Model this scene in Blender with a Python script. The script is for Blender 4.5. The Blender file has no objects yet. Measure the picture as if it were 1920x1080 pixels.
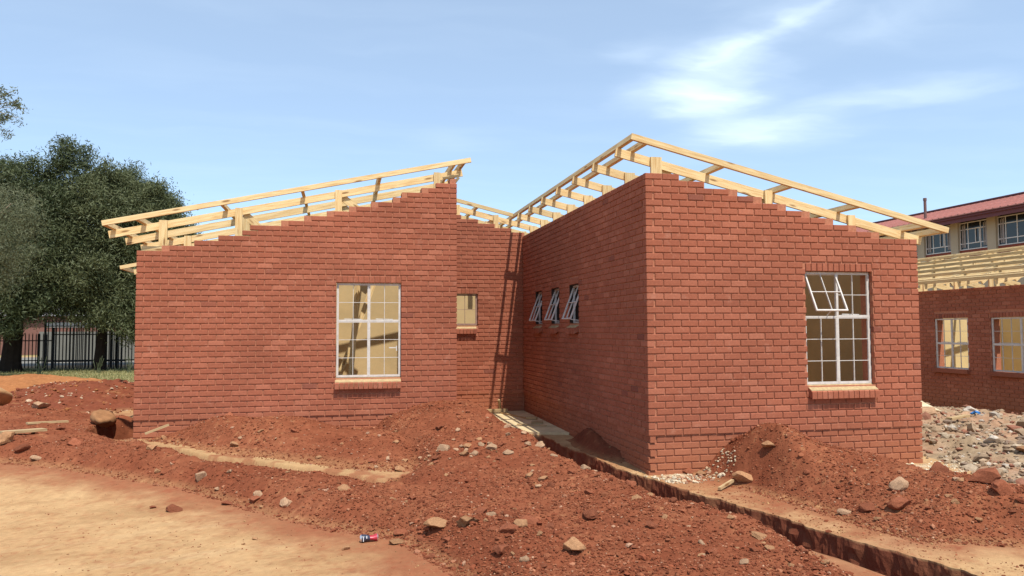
import bpy, math, random
import numpy as np
from mathutils import Vector, Matrix
random.seed(7); rng = np.random.default_rng(7)
S = bpy.context.scene
COL = S.collection

# ------------------------------------------------------------------ camera
cam = bpy.data.cameras.new('camera'); cam_o = bpy.data.objects.new('camera', cam); COL.objects.link(cam_o)
CP = Vector((-3.7407, -9.0938, 1.3360))
F_ = Vector((0.21527732, 0.97504918, 0.05417347)); R_ = Vector((0.97652431, -0.21536445, -0.00429367)); U_ = R_.cross(F_)
M = Matrix((R_, U_, -F_)).transposed().to_4x4(); M.translation = CP
cam_o.matrix_world = M
cam.sensor_width = 36; cam.lens = 1449.03 / 1920 * 36; cam.clip_end = 3000; cam.clip_start = .05
S.camera = cam_o

# ------------------------------------------------------------------ sky, sun, exposure
SUN = Vector((-.127, .547, -1)).normalized()            # direction the light travels
to_sun = -SUN
elev = math.asin(to_sun.z); azim = math.atan2(to_sun.x, to_sun.y)
w = bpy.data.worlds.new("World"); S.world = w; w.use_nodes = True
nt = w.node_tree; nt.nodes.clear()
def N(nt, t, **k):
    n = nt.nodes.new(t)
    for a, b in k.items(): setattr(n, a, b)
    return n
def L(nt, a, b): nt.links.new(a, b)
sky = N(nt, 'ShaderNodeTexSky', sky_type='NISHITA', sun_disc=False)
sky.sun_elevation = elev; sky.sun_rotation = azim
sky.air_density = 1.0; sky.dust_density = 1.2; sky.ozone_density = 1.2; sky.altitude = 1400
bg = N(nt, 'ShaderNodeBackground'); out = N(nt, 'ShaderNodeOutputWorld')
tc = N(nt, 'ShaderNodeTexCoord')
def math_n(nt, op, a, b=None, clamp=False):
    m = N(nt, 'ShaderNodeMath', operation=op); m.use_clamp = clamp
    for i, v in enumerate((a, b)):
        if v is None: continue
        if isinstance(v, (int, float)): m.inputs[i].default_value = v
        else: L(nt, v, m.inputs[i])
    return m.outputs[0]
# cirrus: stretched noise over a plane high above (direction / height)
sep = N(nt, 'ShaderNodeSeparateXYZ'); L(nt, tc.outputs['Generated'], sep.inputs[0])
zc = math_n(nt, 'MAXIMUM', sep.outputs[2], .06)
px = math_n(nt, 'DIVIDE', sep.outputs[0], zc); py = math_n(nt, 'DIVIDE', sep.outputs[1], zc)
cmb = N(nt, 'ShaderNodeCombineXYZ'); L(nt, px, cmb.inputs[0]); L(nt, py, cmb.inputs[1])
def blob(cx, cy, ang, la, lb):
    """soft elongated patch on the cloud plane"""
    mp = N(nt, 'ShaderNodeMapping', vector_type='TEXTURE'); mp.inputs['Location'].default_value = (cx, cy, 0)
    mp.inputs['Rotation'].default_value = (0, 0, ang); mp.inputs['Scale'].default_value = (la, lb, 1)
    L(nt, warp, mp.inputs[0])
    ln = N(nt, 'ShaderNodeVectorMath', operation='LENGTH'); L(nt, mp.outputs[0], ln.inputs[0])
    m = N(nt, 'ShaderNodeMapRange', interpolation_type='SMOOTHSTEP'); L(nt, ln.outputs['Value'], m.inputs[0])
    m.inputs[1].default_value = 1; m.inputs[2].default_value = .0; m.inputs[3].default_value = 0; m.inputs[4].default_value = 1
    return m.outputs[0]
wn = N(nt, 'ShaderNodeTexNoise'); wn.inputs['Scale'].default_value = 1.8; wn.inputs['Detail'].default_value = 5; L(nt, cmb.outputs[0], wn.inputs[0])
wv = N(nt, 'ShaderNodeVectorMath', operation='MULTIPLY_ADD'); L(nt, wn.outputs['Color'], wv.inputs[0]); wv.inputs[1].default_value = (.6, .6, 0); 
sub = N(nt, 'ShaderNodeVectorMath', operation='SUBTRACT'); L(nt, cmb.outputs[0], sub.inputs[0]); sub.inputs[1].default_value = (.3, .3, 0)
L(nt, sub.outputs[0], wv.inputs[2]); warp = wv.outputs[0]
def dirp(u, v):
    d = F_ + R_ * ((u - 960) / 1449) - U_ * ((v - 540) / 1449); return d.x / d.z, d.y / d.z
def seg(u0, v0, u1, v1, wd, amp):
    a = dirp(u0, v0); b = dirp(u1, v1)
    c = ((a[0]+b[0])/2, (a[1]+b[1])/2); dx, dy = b[0]-a[0], b[1]-a[1]
    return math_n(nt, 'MULTIPLY', blob(c[0], c[1], math.atan2(dy, dx), math.hypot(dx, dy)*.66, wd), amp)
CL = [seg(1205, 160, 1350, 215, .40, .42), seg(1230, 215, 1440, 190, .34, .36), seg(1270, 220, 1510, -60, .26, .30), seg(1340, 130, 1480, 0, .09, .34),
      seg(1280, 290, 1570, 175, .42, .32), seg(1460, 220, 1920, 140, .34, .22), seg(1150, 80, 1250, 110, .26, .16), seg(1330, 270, 1660, 225, .5, .22),
      seg(1270, 90, 1440, 180, .5, .26), seg(760, 270, 920, 262, .4, .10), seg(1480, 60, 1850, 20, .5, .14)]
tot = CL[0]
for c in CL[1:]: tot = math_n(nt, 'ADD', tot, c)
mp2 = N(nt, 'ShaderNodeMapping'); mp2.inputs['Rotation'].default_value = (0, 0, -.9); mp2.inputs['Scale'].default_value = (.8, 2.4, 1)
L(nt, warp, mp2.inputs[0])
n2 = N(nt, 'ShaderNodeTexNoise'); n2.inputs['Scale'].default_value = 1.3; n2.inputs['Detail'].default_value = 7; n2.inputs['Roughness'].default_value = .5; L(nt, mp2.outputs[0], n2.inputs[0])
rg = N(nt, 'ShaderNodeMapRange'); L(nt, n2.outputs[0], rg.inputs[0]); rg.inputs[1].default_value = .25; rg.inputs[2].default_value = .75; rg.inputs[3].default_value = .25; rg.inputs[4].default_value = 1.35
cl = math_n(nt, 'MULTIPLY', tot, rg.outputs[0])
# thin general veil of high cirrus all over the sky
rg2 = N(nt, 'ShaderNodeMapRange'); L(nt, n2.outputs[0], rg2.inputs[0]); rg2.inputs[1].default_value = .45; rg2.inputs[2].default_value = .9; rg2.inputs[3].default_value = .30; rg2.inputs[4].default_value = .37
cl = math_n(nt, 'ADD', cl, rg2.outputs[0], True)
up = N(nt, 'ShaderNodeMapRange'); L(nt, sep.outputs[2], up.inputs[0]); up.inputs[1].default_value = .0; up.inputs[2].default_value = .12
cl = math_n(nt, 'MULTIPLY', cl, up.outputs[0], True)
mx = N(nt, 'ShaderNodeMix', data_type='RGBA'); L(nt, cl, mx.inputs[0])
gain = N(nt, 'ShaderNodeMix', data_type='RGBA', blend_type='MULTIPLY'); gain.inputs[0].default_value = 1
L(nt, sky.outputs[0], gain.inputs[6]); gain.inputs[7].default_value = (.93, 1.09, 1.16, 1)
L(nt, gain.outputs[2], mx.inputs[6]); mx.inputs[7].default_value = (6.2, 7.4, 8.6, 1)
L(nt, mx.outputs[2], bg.inputs[0]); bg.inputs[1].default_value = .15; L(nt, bg.outputs[0], out.inputs[0])
sl = bpy.data.lights.new('sun', 'SUN'); sl.energy = 5.0; sl.angle = math.radians(.53); sl.color = (1, .94, .85)
so = bpy.data.objects.new('sun', sl); COL.objects.link(so); so.rotation_euler = SUN.to_track_quat('-Z', 'Y').to_euler()
S.view_settings.view_transform = 'Standard'; S.view_settings.look = 'None'; S.view_settings.gamma = 1
S.view_settings.use_curve_mapping = False; S.view_settings.exposure = .10

# ------------------------------------------------------------------ materials
def mat(name, base, rough=.85, spec=.3, var=0, nscale=8, bump=0, bscale=40, attr=None, objvar=0, sat=0, stretch=None, dark=None, metal=0, coords='Object'):
    m = bpy.data.materials.new(name); m.use_nodes = True; t = m.node_tree; b = t.nodes['Principled BSDF']
    b.inputs['Roughness'].default_value = rough; b.inputs['Specular IOR Level'].default_value = spec; b.inputs['Metallic'].default_value = metal
    tcn = N(t, 'ShaderNodeTexCoord'); vec = tcn.outputs[coords]
    if stretch:
        mp = N(t, 'ShaderNodeMapping'); mp.inputs['Scale'].default_value = stretch; L(t, vec, mp.inputs[0]); vec = mp.outputs[0]
    if attr:
        a = N(t, 'ShaderNodeAttribute', attribute_name=attr); col = a.outputs['Color']
    else:
        r = N(t, 'ShaderNodeRGB'); r.outputs[0].default_value = (*base, 1); col = r.outputs[0]
    if var:
        n = N(t, 'ShaderNodeTexNoise'); n.inputs['Scale'].default_value = nscale; n.inputs['Detail'].default_value = 6; n.inputs['Roughness'].default_value = .65; L(t, vec, n.inputs[0])
        r = N(t, 'ShaderNodeMapRange'); L(t, n.outputs[0], r.inputs[0]); r.inputs[1].default_value = .25; r.inputs[2].default_value = .75
        r.inputs[3].default_value = 1 - var; r.inputs[4].default_value = 1 + var
        h = N(t, 'ShaderNodeVectorMath', operation='SCALE'); L(t, col, h.inputs[0]); L(t, r.outputs[0], h.inputs['Scale']); col = h.outputs[0]
    if objvar:
        oi = N(t, 'ShaderNodeObjectInfo'); r = N(t, 'ShaderNodeMapRange'); L(t, oi.outputs['Random'], r.inputs[0])
        r.inputs[3].default_value = 1 - objvar; r.inputs[4].default_value = 1 + objvar
        h = N(t, 'ShaderNodeVectorMath', operation='SCALE'); L(t, col, h.inputs[0]); L(t, r.outputs[0], h.inputs['Scale']); col = h.outputs[0]
    if attr:
        nf = N(t, 'ShaderNodeTexNoise'); nf.inputs['Scale'].default_value = nscale*11; nf.inputs['Detail'].default_value = 4; nf.inputs['Roughness'].default_value = .8; L(t, vec, nf.inputs[0])
        r = N(t, 'ShaderNodeMapRange'); L(t, nf.outputs[0], r.inputs[0]); r.inputs[1].default_value = .3; r.inputs[2].default_value = .7; r.inputs[3].default_value = .82; r.inputs[4].default_value = 1.15
        h = N(t, 'ShaderNodeVectorMath', operation='SCALE'); L(t, col, h.inputs[0]); L(t, r.outputs[0], h.inputs['Scale']); col = h.outputs[0]
    L(t, col, b.inputs['Base Color'])
    if bump:
        n = N(t, 'ShaderNodeTexNoise'); n.inputs['Scale'].default_value = bscale; n.inputs['Detail'].default_value = 7; n.inputs['Roughness'].default_value = .7; L(t, vec, n.inputs[0])
        bp = N(t, 'ShaderNodeBump'); bp.inputs['Strength'].default_value = bump; bp.inputs['Distance'].default_value = .01; L(t, n.outputs[0], bp.inputs['Height']); L(t, bp.outputs[0], b.inputs['Normal'])
    return m

def brick_mat(name='brick', gainv=1.0):
    m = bpy.data.materials.new(name); m.use_nodes = True; t = m.node_tree; b = t.nodes['Principled BSDF']
    b.inputs['Roughness'].default_value = .9; b.inputs['Specular IOR Level'].default_value = .2
    geo = N(t, 'ShaderNodeNewGeometry'); oi = N(t, 'ShaderNodeObjectInfo'); at = N(t, 'ShaderNodeAttribute', attribute_name='tone')
    r = math_n(t, 'FRACT', math_n(t, 'ADD', oi.outputs['Random'], at.outputs['Fac']))
    cr = N(t, 'ShaderNodeValToRGB'); L(t, r, cr.inputs[0]); e = cr.color_ramp.elements
    def G(c): return (c[0]*gainv, c[1]*gainv, c[2]*gainv, 1)
    e[0].position = 0; e[0].color = G((0.2752, 0.0850, 0.0496)); e[1].position = 1; e[1].color = G((0.4046, 0.1452, 0.0846))
    for p, c in ((.005, (0.2104, 0.0743, 0.0496)), (.014, (0.3116, 0.0992, 0.0550)), (.5, (0.3318, 0.1091, 0.0607)), (.8, (0.3480, 0.1161, 0.0660)), (.93, (0.3683, 0.1274, 0.0728))):
        x = e.new(p); x.color = G(c)
    col = cr.outputs[0]
    n = N(t, 'ShaderNodeTexNoise'); n.inputs['Scale'].default_value = 34; n.inputs['Detail'].default_value = 8; n.inputs['Roughness'].default_value = .75; L(t, geo.outputs['Position'], n.inputs[0])
    rr = N(t, 'ShaderNodeMapRange'); L(t, n.outputs[0], rr.inputs[0]); rr.inputs[1].default_value = .25; rr.inputs[2].default_value = .75; rr.inputs[3].default_value = .76; rr.inputs[4].default_value = 1.2
    h = N(t, 'ShaderNodeVectorMath', operation='SCALE'); L(t, col, h.inputs[0]); L(t, rr.outputs[0], h.inputs['Scale'])
    # large drifts of tone over the wall
    n1 = N(t, 'ShaderNodeTexNoise'); n1.inputs['Scale'].default_value = .9; n1.inputs['Detail'].default_value = 4; L(t, geo.outputs['Position'], n1.inputs[0])
    r1 = N(t, 'ShaderNodeMapRange'); L(t, n1.outputs[0], r1.inputs[0]); r1.inputs[1].default_value = .3; r1.inputs[2].default_value = .7; r1.inputs[3].default_value = .88; r1.inputs[4].default_value = 1.12
    h1 = N(t, 'ShaderNodeVectorMath', operation='SCALE'); L(t, h.outputs[0], h1.inputs[0]); L(t, r1.outputs[0], h1.inputs['Scale'])
    # smears of mortar / lime bloom
    n3 = N(t, 'ShaderNodeTexNoise'); n3.inputs['Scale'].default_value = 5; n3.inputs['Detail'].default_value = 9; n3.inputs['Roughness'].default_value = .7; L(t, geo.outputs['Position'], n3.inputs[0])
    r3 = N(t, 'ShaderNodeMapRange'); L(t, n3.outputs[0], r3.inputs[0]); r3.inputs[1].default_value = .57; r3.inputs[2].default_value = .76; r3.inputs[3].default_value = 0; r3.inputs[4].default_value = .6
    mx = N(t, 'ShaderNodeMix', data_type='RGBA'); L(t, r3.outputs[0], mx.inputs[0]); L(t, h1.outputs[0], mx.inputs[6]); mx.inputs[7].default_value = G((0.4856, 0.2408, 0.1653))
    # soil splash near the ground
    sp = N(t, 'ShaderNodeSeparateXYZ'); L(t, geo.outputs['Position'], sp.inputs[0])
    r4 = N(t, 'ShaderNodeMapRange'); L(t, math_n(t, 'ADD', sp.outputs[2], math_n(t, 'MULTIPLY', n3.outputs[0], -.5)), r4.inputs[0]); r4.inputs[1].default_value = -.75; r4.inputs[2].default_value = -.05; r4.inputs[3].default_value = .8; r4.inputs[4].default_value = 0
    m4 = N(t, 'ShaderNodeMix', data_type='RGBA'); L(t, r4.outputs[0], m4.inputs[0]); L(t, mx.outputs[2], m4.inputs[6]); m4.inputs[7].default_value = G((0.3723, 0.1417, 0.0694))
    L(t, m4.outputs[2], b.inputs['Base Color'])
    nb = N(t, 'ShaderNodeTexNoise'); nb.inputs['Scale'].default_value = 90; nb.inputs['Detail'].default_value = 5; L(t, geo.outputs['Position'], nb.inputs[0])
    bp = N(t, 'ShaderNodeBump'); bp.inputs['Strength'].default_value = .6; bp.inputs['Distance'].default_value = .004; L(t, nb.outputs[0], bp.inputs['Height']); L(t, bp.outputs[0], b.inputs['Normal'])
    return m

def wood_mat(name, base, dark):
    m = bpy.data.materials.new(name); m.use_nodes = True; t = m.node_tree; b = t.nodes['Principled BSDF']
    b.inputs['Roughness'].default_value = .75; b.inputs['Specular IOR Level'].default_value = .25
    tcn = N(t, 'ShaderNodeTexCoord'); oi = N(t, 'ShaderNodeObjectInfo')
    off = N(t, 'ShaderNodeVectorMath', operation='MULTIPLY_ADD'); cx = N(t, 'ShaderNodeCombineXYZ')
    for i in range(3): L(t, oi.outputs['Random'], cx.inputs[i])
    L(t, cx.outputs[0], off.inputs[0]); off.inputs[1].default_value = (37, 91, 53); L(t, tcn.outputs['Object'], off.inputs[2])
    mp = N(t, 'ShaderNodeMapping'); mp.inputs['Scale'].default_value = (1.1, 16, 16); L(t, off.outputs[0], mp.inputs[0])
    n = N(t, 'ShaderNodeTexNoise'); n.inputs['Scale'].default_value = 3; n.inputs['Detail'].default_value = 6; n.inputs['Distortion'].default_value = .6; L(t, mp.outputs[0], n.inputs[0])
    cr = N(t, 'ShaderNodeValToRGB'); L(t, n.outputs[0], cr.inputs[0]); e = cr.color_ramp.elements
    e[0].position = .3; e[0].color = (*dark, 1); e[1].position = .62; e[1].color = (*base, 1)
    r = N(t, 'ShaderNodeMapRange'); L(t, oi.outputs['Random'], r.inputs[0]); r.inputs[3].default_value = .82; r.inputs[4].default_value = 1.08
    h = N(t, 'ShaderNodeVectorMath', operation='SCALE'); L(t, cr.outputs[0], h.inputs[0]); L(t, r.outputs[0], h.inputs['Scale'])
    mp2 = N(t, 'ShaderNodeMapping'); mp2.inputs['Scale'].default_value = (2.2, 9, 9); L(t, off.outputs[0], mp2.inputs[0])
    v = N(t, 'ShaderNodeTexVoronoi'); v.inputs['Scale'].default_value = 1; v.inputs['Randomness'].default_value = 1; L(t, mp2.outputs[0], v.inputs[0])
    k = N(t, 'ShaderNodeMapRange'); L(t, v.outputs['Distance'], k.inputs[0]); k.inputs[1].default_value = .09; k.inputs[2].default_value = .19; k.inputs[3].default_value = .85; k.inputs[4].default_value = 0
    mx = N(t, 'ShaderNodeMix', data_type='RGBA'); L(t, k.outputs[0], mx.inputs[0]); L(t, h.outputs[0], mx.inputs[6]); mx.inputs[7].default_value = (.23, .105, .035, 1)
    L(t, mx.outputs[2], b.inputs['Base Color'])
    bp = N(t, 'ShaderNodeBump'); bp.inputs['Strength'].default_value = .25; bp.inputs['Distance'].default_value = .003; L(t, n.outputs[0], bp.inputs['Height']); L(t, bp.outputs[0], b.inputs['Normal'])
    return m

M_brick = brick_mat()
M_brick_old = brick_mat('weathered_brick', .8)
M_mortar = mat('mortar', (.44, .18, .105), .95, .1, .22, 30, .6, 120, coords='Object')
M_plaster = mat('interior_wall', (.52, .385, .20), .95, .1, .16, 1.6, .3, 60)
M_bed = mat('mortar_bed', (.44, .32, .17), .95, .1, .3, 25, .6, 60)
M_inner = mat('inner_leaf', (.46, .32, .16), .95, .1, .16, 1.6, .3, 60)
M_wood = wood_mat('pine', (.78, .60, .32), (.60, .39, .165))
M_wood_old = wood_mat('site_timber', (.50, .36, .19), (.34, .22, .11))
M_steel_l = mat('window_steel_pale', (.58, .55, .52), .55, .4, .15, 14)
M_steel = mat('window_steel', (.58, .54, .49), .55, .4, .18, 14)
M_steel_dark = mat('primer_steel', (.30, .19, .15), .6, .4, .25, 14)
M_sand = mat('ground', (0, 0, 0), .97, .08, .12, 11, .6, 60, attr='Col')
M_soil = mat('soil', (0, 0, 0), .98, .05, .22, 14, 1.0, 55, attr='Col')
M_peb = mat('pebbles', (0, 0, 0), .95, .1, .18, 30, .4, 90, attr='Col')
M_rock_red = mat('rock_red', (.27, .090, .046), .95, .1, .35, 9, .9, 30, objvar=.25)
M_rock_tan = mat('rock_tan', (.36, .19, .095), .95, .1, .35, 7, .8, 25, objvar=.2)
M_rock_pale = mat('rock_pale', (.42, .26, .155), .95, .1, .35, 9, .8, 30, objvar=.15)
M_conc = mat('concrete', (.62, .49, .29), .95, .1, .28, 4, .5, 50)
M_conc_pale = mat('pale_concrete', (.52, .45, .37), .95, .1, .2, 6, .5, 40)
M_gravel = mat('gravel', (.55, .46, .33), .95, .1, .2, 20, .5, 60, attr='Col')

# ------------------------------------------------------------------ object helpers
def tag(o, label=None, cat=None, group=None, kind=None):
    for k, v in (('label', label), ('category', cat), ('group', group), ('kind', kind)):
        if v: o[k] = v
    return o
def empty(name, loc=(0, 0, 0)):
    o = bpy.data.objects.new(name, None); COL.objects.link(o); o.location = loc; o.empty_display_size = .2; return o
def link(name, me, parent=None, loc=None, mats=None):
    o = bpy.data.objects.new(name, me); COL.objects.link(o)
    if mats:
        for m in (mats if isinstance(mats, (list, tuple)) else [mats]): me.materials.append(m)
    if parent: o.parent = parent
    if loc is not None: o.location = loc
    return o
class MB:
    def __init__(s): s.v = []; s.f = []; s.mi = []
    def quad(s, a, b, c, d, mi=0):
        n = len(s.v); s.v += [tuple(a), tuple(b), tuple(c), tuple(d)]; s.f.append((n, n+1, n+2, n+3)); s.mi.append(mi)
    def hexa(s, p, mi=0):
        """8 points: bottom 4 ccw, top 4 ccw"""
        n = len(s.v); s.v += [tuple(x) for x in p]
        for q in ((3, 2, 1, 0), (4, 5, 6, 7), (0, 1, 5, 4), (1, 2, 6, 5), (2, 3, 7, 6), (3, 0, 4, 7)):
            s.f.append(tuple(n+i for i in q)); s.mi.append(mi)
    def box(s, lo, hi, mi=0):
        x0, y0, z0 = lo; x1, y1, z1 = hi
        s.hexa([(x0, y0, z0), (x1, y0, z0), (x1, y1, z0), (x0, y1, z0), (x0, y0, z1), (x1, y0, z1), (x1, y1, z1), (x0, y1, z1)], mi)
    def obox(s, c, ax, ay, az, mi=0):
        """oriented box from centre and three half-vectors"""
        c = Vector(c); P = []
        for k in (-1, 1):
            for i, j in ((-1, -1), (1, -1), (1, 1), (-1, 1)): P.append(c + ax*i + ay*j + az*k)
        s.hexa(P, mi)
    def bar(s, a, b, wd, ht, up=Vector((0, 0, 1)), mi=0):
        a = Vector(a); b = Vector(b); d = b - a; l = d.length; d.normalize()
        y = up.cross(d)
        if y.length < 1e-4: y = Vector((1, 0, 0)).cross(d)
        y.normalize(); z = d.cross(y)
        s.obox((a+b)/2, d*l/2, y*wd/2, z*ht/2, mi)
    def tube(s, pts, rad, n=8, mi=0):
        rings = []
        for i, p in enumerate(pts):
            p = Vector(p); d = (Vector(pts[min(i+1, len(pts)-1)]) - Vector(pts[max(i-1, 0)])).normalized()
            x = d.orthogonal().normalized(); y = d.cross(x); r = rad[i] if isinstance(rad, (list, tuple)) else rad
            b = len(s.v)
            for k in range(n):
                a = 2*math.pi*k/n; s.v.append(tuple(p + x*(r*math.cos(a)) + y*(r*math.sin(a))))
            rings.append(b)
        for i in range(len(rings)-1):
            for k in range(n):
                k2 = (k+1) % n; s.f.append((rings[i]+k, rings[i]+k2, rings[i+1]+k2, rings[i+1]+k)); s.mi.append(mi)
        s.f.append(tuple(rings[0]+k for k in reversed(range(n)))); s.mi.append(mi)
        s.f.append(tuple(rings[-1]+k for k in range(n))); s.mi.append(mi)
    def mesh(s, name, mats):
        me = bpy.data.meshes.new(name); me.from_pydata(s.v, [], s.f)
        for m in (mats if isinstance(mats, (list, tuple)) else [mats]): me.materials.append(m)
        if len(me.materials) > 1: me.polygons.foreach_set('material_index', s.mi)
        me.update(); return me
    def obj(s, name, mats, parent=None): return link(name, s.mesh(name, mats), parent)
def np_mesh(name, V, Fc, mats, col=None, smooth=False, tone=None):
    """V (n,3), Fc (m,k) constant size faces, col per-vertex (n,3)"""
    me = bpy.data.meshes.new(name); V = np.asarray(V, np.float32); Fc = np.asarray(Fc, np.int32); k = Fc.shape[1]
    me.vertices.add(len(V)); me.vertices.foreach_set('co', V.ravel())
    me.loops.add(Fc.size); me.loops.foreach_set('vertex_index', Fc.ravel())
    me.polygons.add(len(Fc)); me.polygons.foreach_set('loop_start', np.arange(len(Fc), dtype=np.int32)*k)
    try: me.polygons.foreach_set('loop_total', np.full(len(Fc), k, np.int32))
    except Exception: pass
    me.polygons.foreach_set('use_smooth', np.full(len(Fc), bool(smooth)))
    me.update(calc_edges=True)
    if col is not None:
        a = me.color_attributes.new('Col', 'FLOAT_COLOR', 'POINT'); a.data.foreach_set('color', np.hstack([col, np.ones((len(V), 1))]).astype(np.float32).ravel())
    if tone is not None:
        a = me.attributes.new('tone', 'FLOAT', 'POINT'); a.data.foreach_set('value', np.asarray(tone, np.float32))
    for m in (mats if isinstance(mats, (list, tuple)) else [mats]): me.materials.append(m)
    return me

def _h(i, j, s):
    n = (i.astype(np.int64)*374761393 + j.astype(np.int64)*668265263 + s*974634777) & 0x7fffffff
    n = (n ^ (n >> 13)) * 1274126177 & 0x7fffffff
    return ((n ^ (n >> 16)) & 0xffff) / 65535.0
def vnoise(x, y, s=0):
    i = np.floor(x); j = np.floor(y); fx = x-i; fy = y-j; i = i.astype(int); j = j.astype(int)
    fx = fx*fx*(3-2*fx); fy = fy*fy*(3-2*fy)
    return (_h(i, j, s)*(1-fx)+_h(i+1, j, s)*fx)*(1-fy) + (_h(i, j+1, s)*(1-fx)+_h(i+1, j+1, s)*fx)*fy
def fbm(x, y, sc, oc=4, s=0, g=.5):
    x = np.asarray(x, float); y = np.asarray(y, float); t = 0; a = 1; n = 0
    for k in range(oc):
        t = t + a*(vnoise(x*sc+k*17.3, y*sc-k*9.1, s+k)-.5); n += a; a *= g; sc *= 2.03
    return t/n*2
def sm(a, b, x): t = np.clip((x-a)/(b-a), 0, 1); return t*t*(3-2*t)
def sdf(x, y, poly):
    """signed distance, positive inside"""
    x = np.asarray(x, float); y = np.asarray(y, float); d = np.full(x.shape, 1e9); ins = np.zeros(x.shape, bool); n = len(poly)
    for i in range(n):
        ax, ay = poly[i]; bx, by = poly[(i+1) % n]; ex, ey = bx-ax, by-ay
        t = np.clip(((x-ax)*ex+(y-ay)*ey)/(ex*ex+ey*ey+1e-12), 0, 1)
        d = np.minimum(d, np.hypot(x-ax-t*ex, y-ay-t*ey))
        c = ((ay > y) != (by > y)); 
        with np.errstate(divide='ignore', invalid='ignore'): xi = ex*(y-ay)/(ey if ey != 0 else 1e-12)+ax
        ins ^= c & (x < xi)
    return np.where(ins, d, -d)

# ------------------------------------------------------------------ terrain functions
H = .085
TR = [(-9, 1.9), (-5.2, 1.12), (-4.24, .90), (-3.51, .77), (-2.84, .58), (-1.94, .40), (-.93, .15), (-.2, -.03), (.2, -.16), (.6, -.28), (1.71, -.36), (3.55, -.44), (3.6, -.44)]
TRY = np.array([a for a, b in TR]); TRX = np.array([b for a, b in TR])
def trench(x, y):
    r = np.interp(y, TRY, TRX) + .055*fbm(x*0, y, 3.0, 4, 5) + .03*fbm(x*0, y, 11, 3, 8) ; l = r - .60 + .03*fbm(x*0, y, 2.3, 3, 9)
    d = np.minimum(r-x, x-l); d = np.minimum(d, 3.58-y)
    return sm(-.01, .02, d)
LEDGE = [(-6.9, 3.35), (-6.0, 2.45), (-5.4, 1.75), (-4.8, 1.40), (-4.25, 1.0), (-3.7, .60), (-3.3, .30), (-2.7, .1)]
def base_h(x, y, fine=True, tren=True):
    x = np.asarray(x, float); y = np.asarray(y, float)
    left = 1-sm(-2.4, -.9, x)
    z = -.5 + .23*sm(-1.2, 2.6, y)*left*(1-sm(9, 16, y)) + .07*sm(-1.0, 1.5, y)*(1-left)*(1-sm(3, 7, x)) + .05*sm(3, 6.6, y)*(1-left)*(1-sm(1, 4, x))
    z = z - .22*sm(4.2, 8.5, x)*(1-sm(14, 30, y))
    z = z + .04*fbm(x, y, .35, 3, 2) * sm(2, 12, np.abs(x)+np.abs(y-2))
    # shallow backfilled trench in front of the left wing: a step down on the near side of the ledge
    lx = np.array([a for a, b in LEDGE]); ly = np.array([b for a, b in LEDGE])
    yl = np.interp(x, lx, ly); s = yl - y
    z = z - .17*sm(.0, .05, s - .02*fbm(x, y, 3, 3, 4))*(1-sm(.5, .9, s))*sm(-7.0, -6.7, x)*(1-sm(-3.2, -2.7, x))
    # pit left of the left wing
    px, py = -7.12, 4.25
    r = np.hypot((x-px)/.42, (y-py)/.95) + .22*fbm(x, y, 2.2, 3, 31)
    z = z - .75*(1-sm(.75, 1.0, r))
    if tren: z = z - .52*trench(x, y)
    if fine:
        z = z + .010*fbm(x, y, 1.7, 4, 11) + .004*fbm(x, y, 14, 3, 12)
        pass
    return z
BANK = [(-12, 4.6), (-9.4, 2.6), (-7.87, 1.78), (-7.16, 1.43), (-6.42, .92), (-5.6, .35), (-4.95, -.29), (-4.4, -1.0), (-3.92, -1.56), (-3.27, -2.1), (-3.05, -2.7), (-2.85, -3.3), (-2.8, -5.4),
        (.0, -5.4), (-.1, -4.4), (-.02, -3.64), (.06, -3.13), (-.04, -2.68), (-.17, -2.35), (-.33, -2.0), (-.46, -1.3), (-.60, -.5), (-.76, .3), (-.86, 1.5), (-1.02, 2.6), (-1.02, 3.4), (-1.0, 4.6), (-1.25, 6.2),
        (-1.3, 7.6), (-2.9, 7.6), (-2.9, 4.2), (-3.4, 3.9), (-3.3, 2.4), (-2.9, 1.3), (-2.85, .42), (-3.3, .14), (-3.97, .36), (-4.73, .78), (-5.28, 1.22), (-5.95, 2.0), (-6.6, 2.88), (-6.85, 3.5), (-7.0, 5.4), (-8.0, 6.6), (-10, 9.4), (-13.5, 12)]
WALLM = [(-6.55, 3.25), (-5.9, 2.55), (-5.3, 1.88), (-4.75, 1.52), (-4.2, 1.14), (-3.6, .80), (-3.0, .55), (-2.6, .9), (-2.4, 2.5), (-2.6, 4.6), (-6.9, 4.6)]
RIGHTM = [(.50, .55), (.62, -.2), (.80, -.93), (.93, -1.81), (1.02, -2.84), (1.15, -3.2), (1.5, -3.38), (2.0, -3.65), (2.9, -4.5), (4.0, -5.2), (4.6, -4.4), (3.4, -3.0), (3.05, -2.0), (3.15, -1.2), (3.15, -.5), (3.05, .0), (2.9, .7)]
CORNM = [(-.30, 1.2), (-.33, 2.2), (-.2, 3.0), (.3, 3.1), (.3, .9), (-.1, .8)]
def gb(x, y, cx, cy, rx, ry, h, a=0):
    c, s_ = math.cos(a), math.sin(a); dx = x-cx; dy = y-cy
    return h*np.exp(-(((dx*c+dy*s_)/rx)**2+((-dx*s_+dy*c)/ry)**2))
def rough(x, y, k=1.0):
    return k*(.050*fbm(x, y, 1.6, 4, 21) + .030*fbm(x, y, 6, 4, 22) + .030*np.maximum(0, fbm(x, y, 9, 3, 24)-.12) + .018*np.abs(fbm(x, y, 20, 3, 23)))
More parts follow.
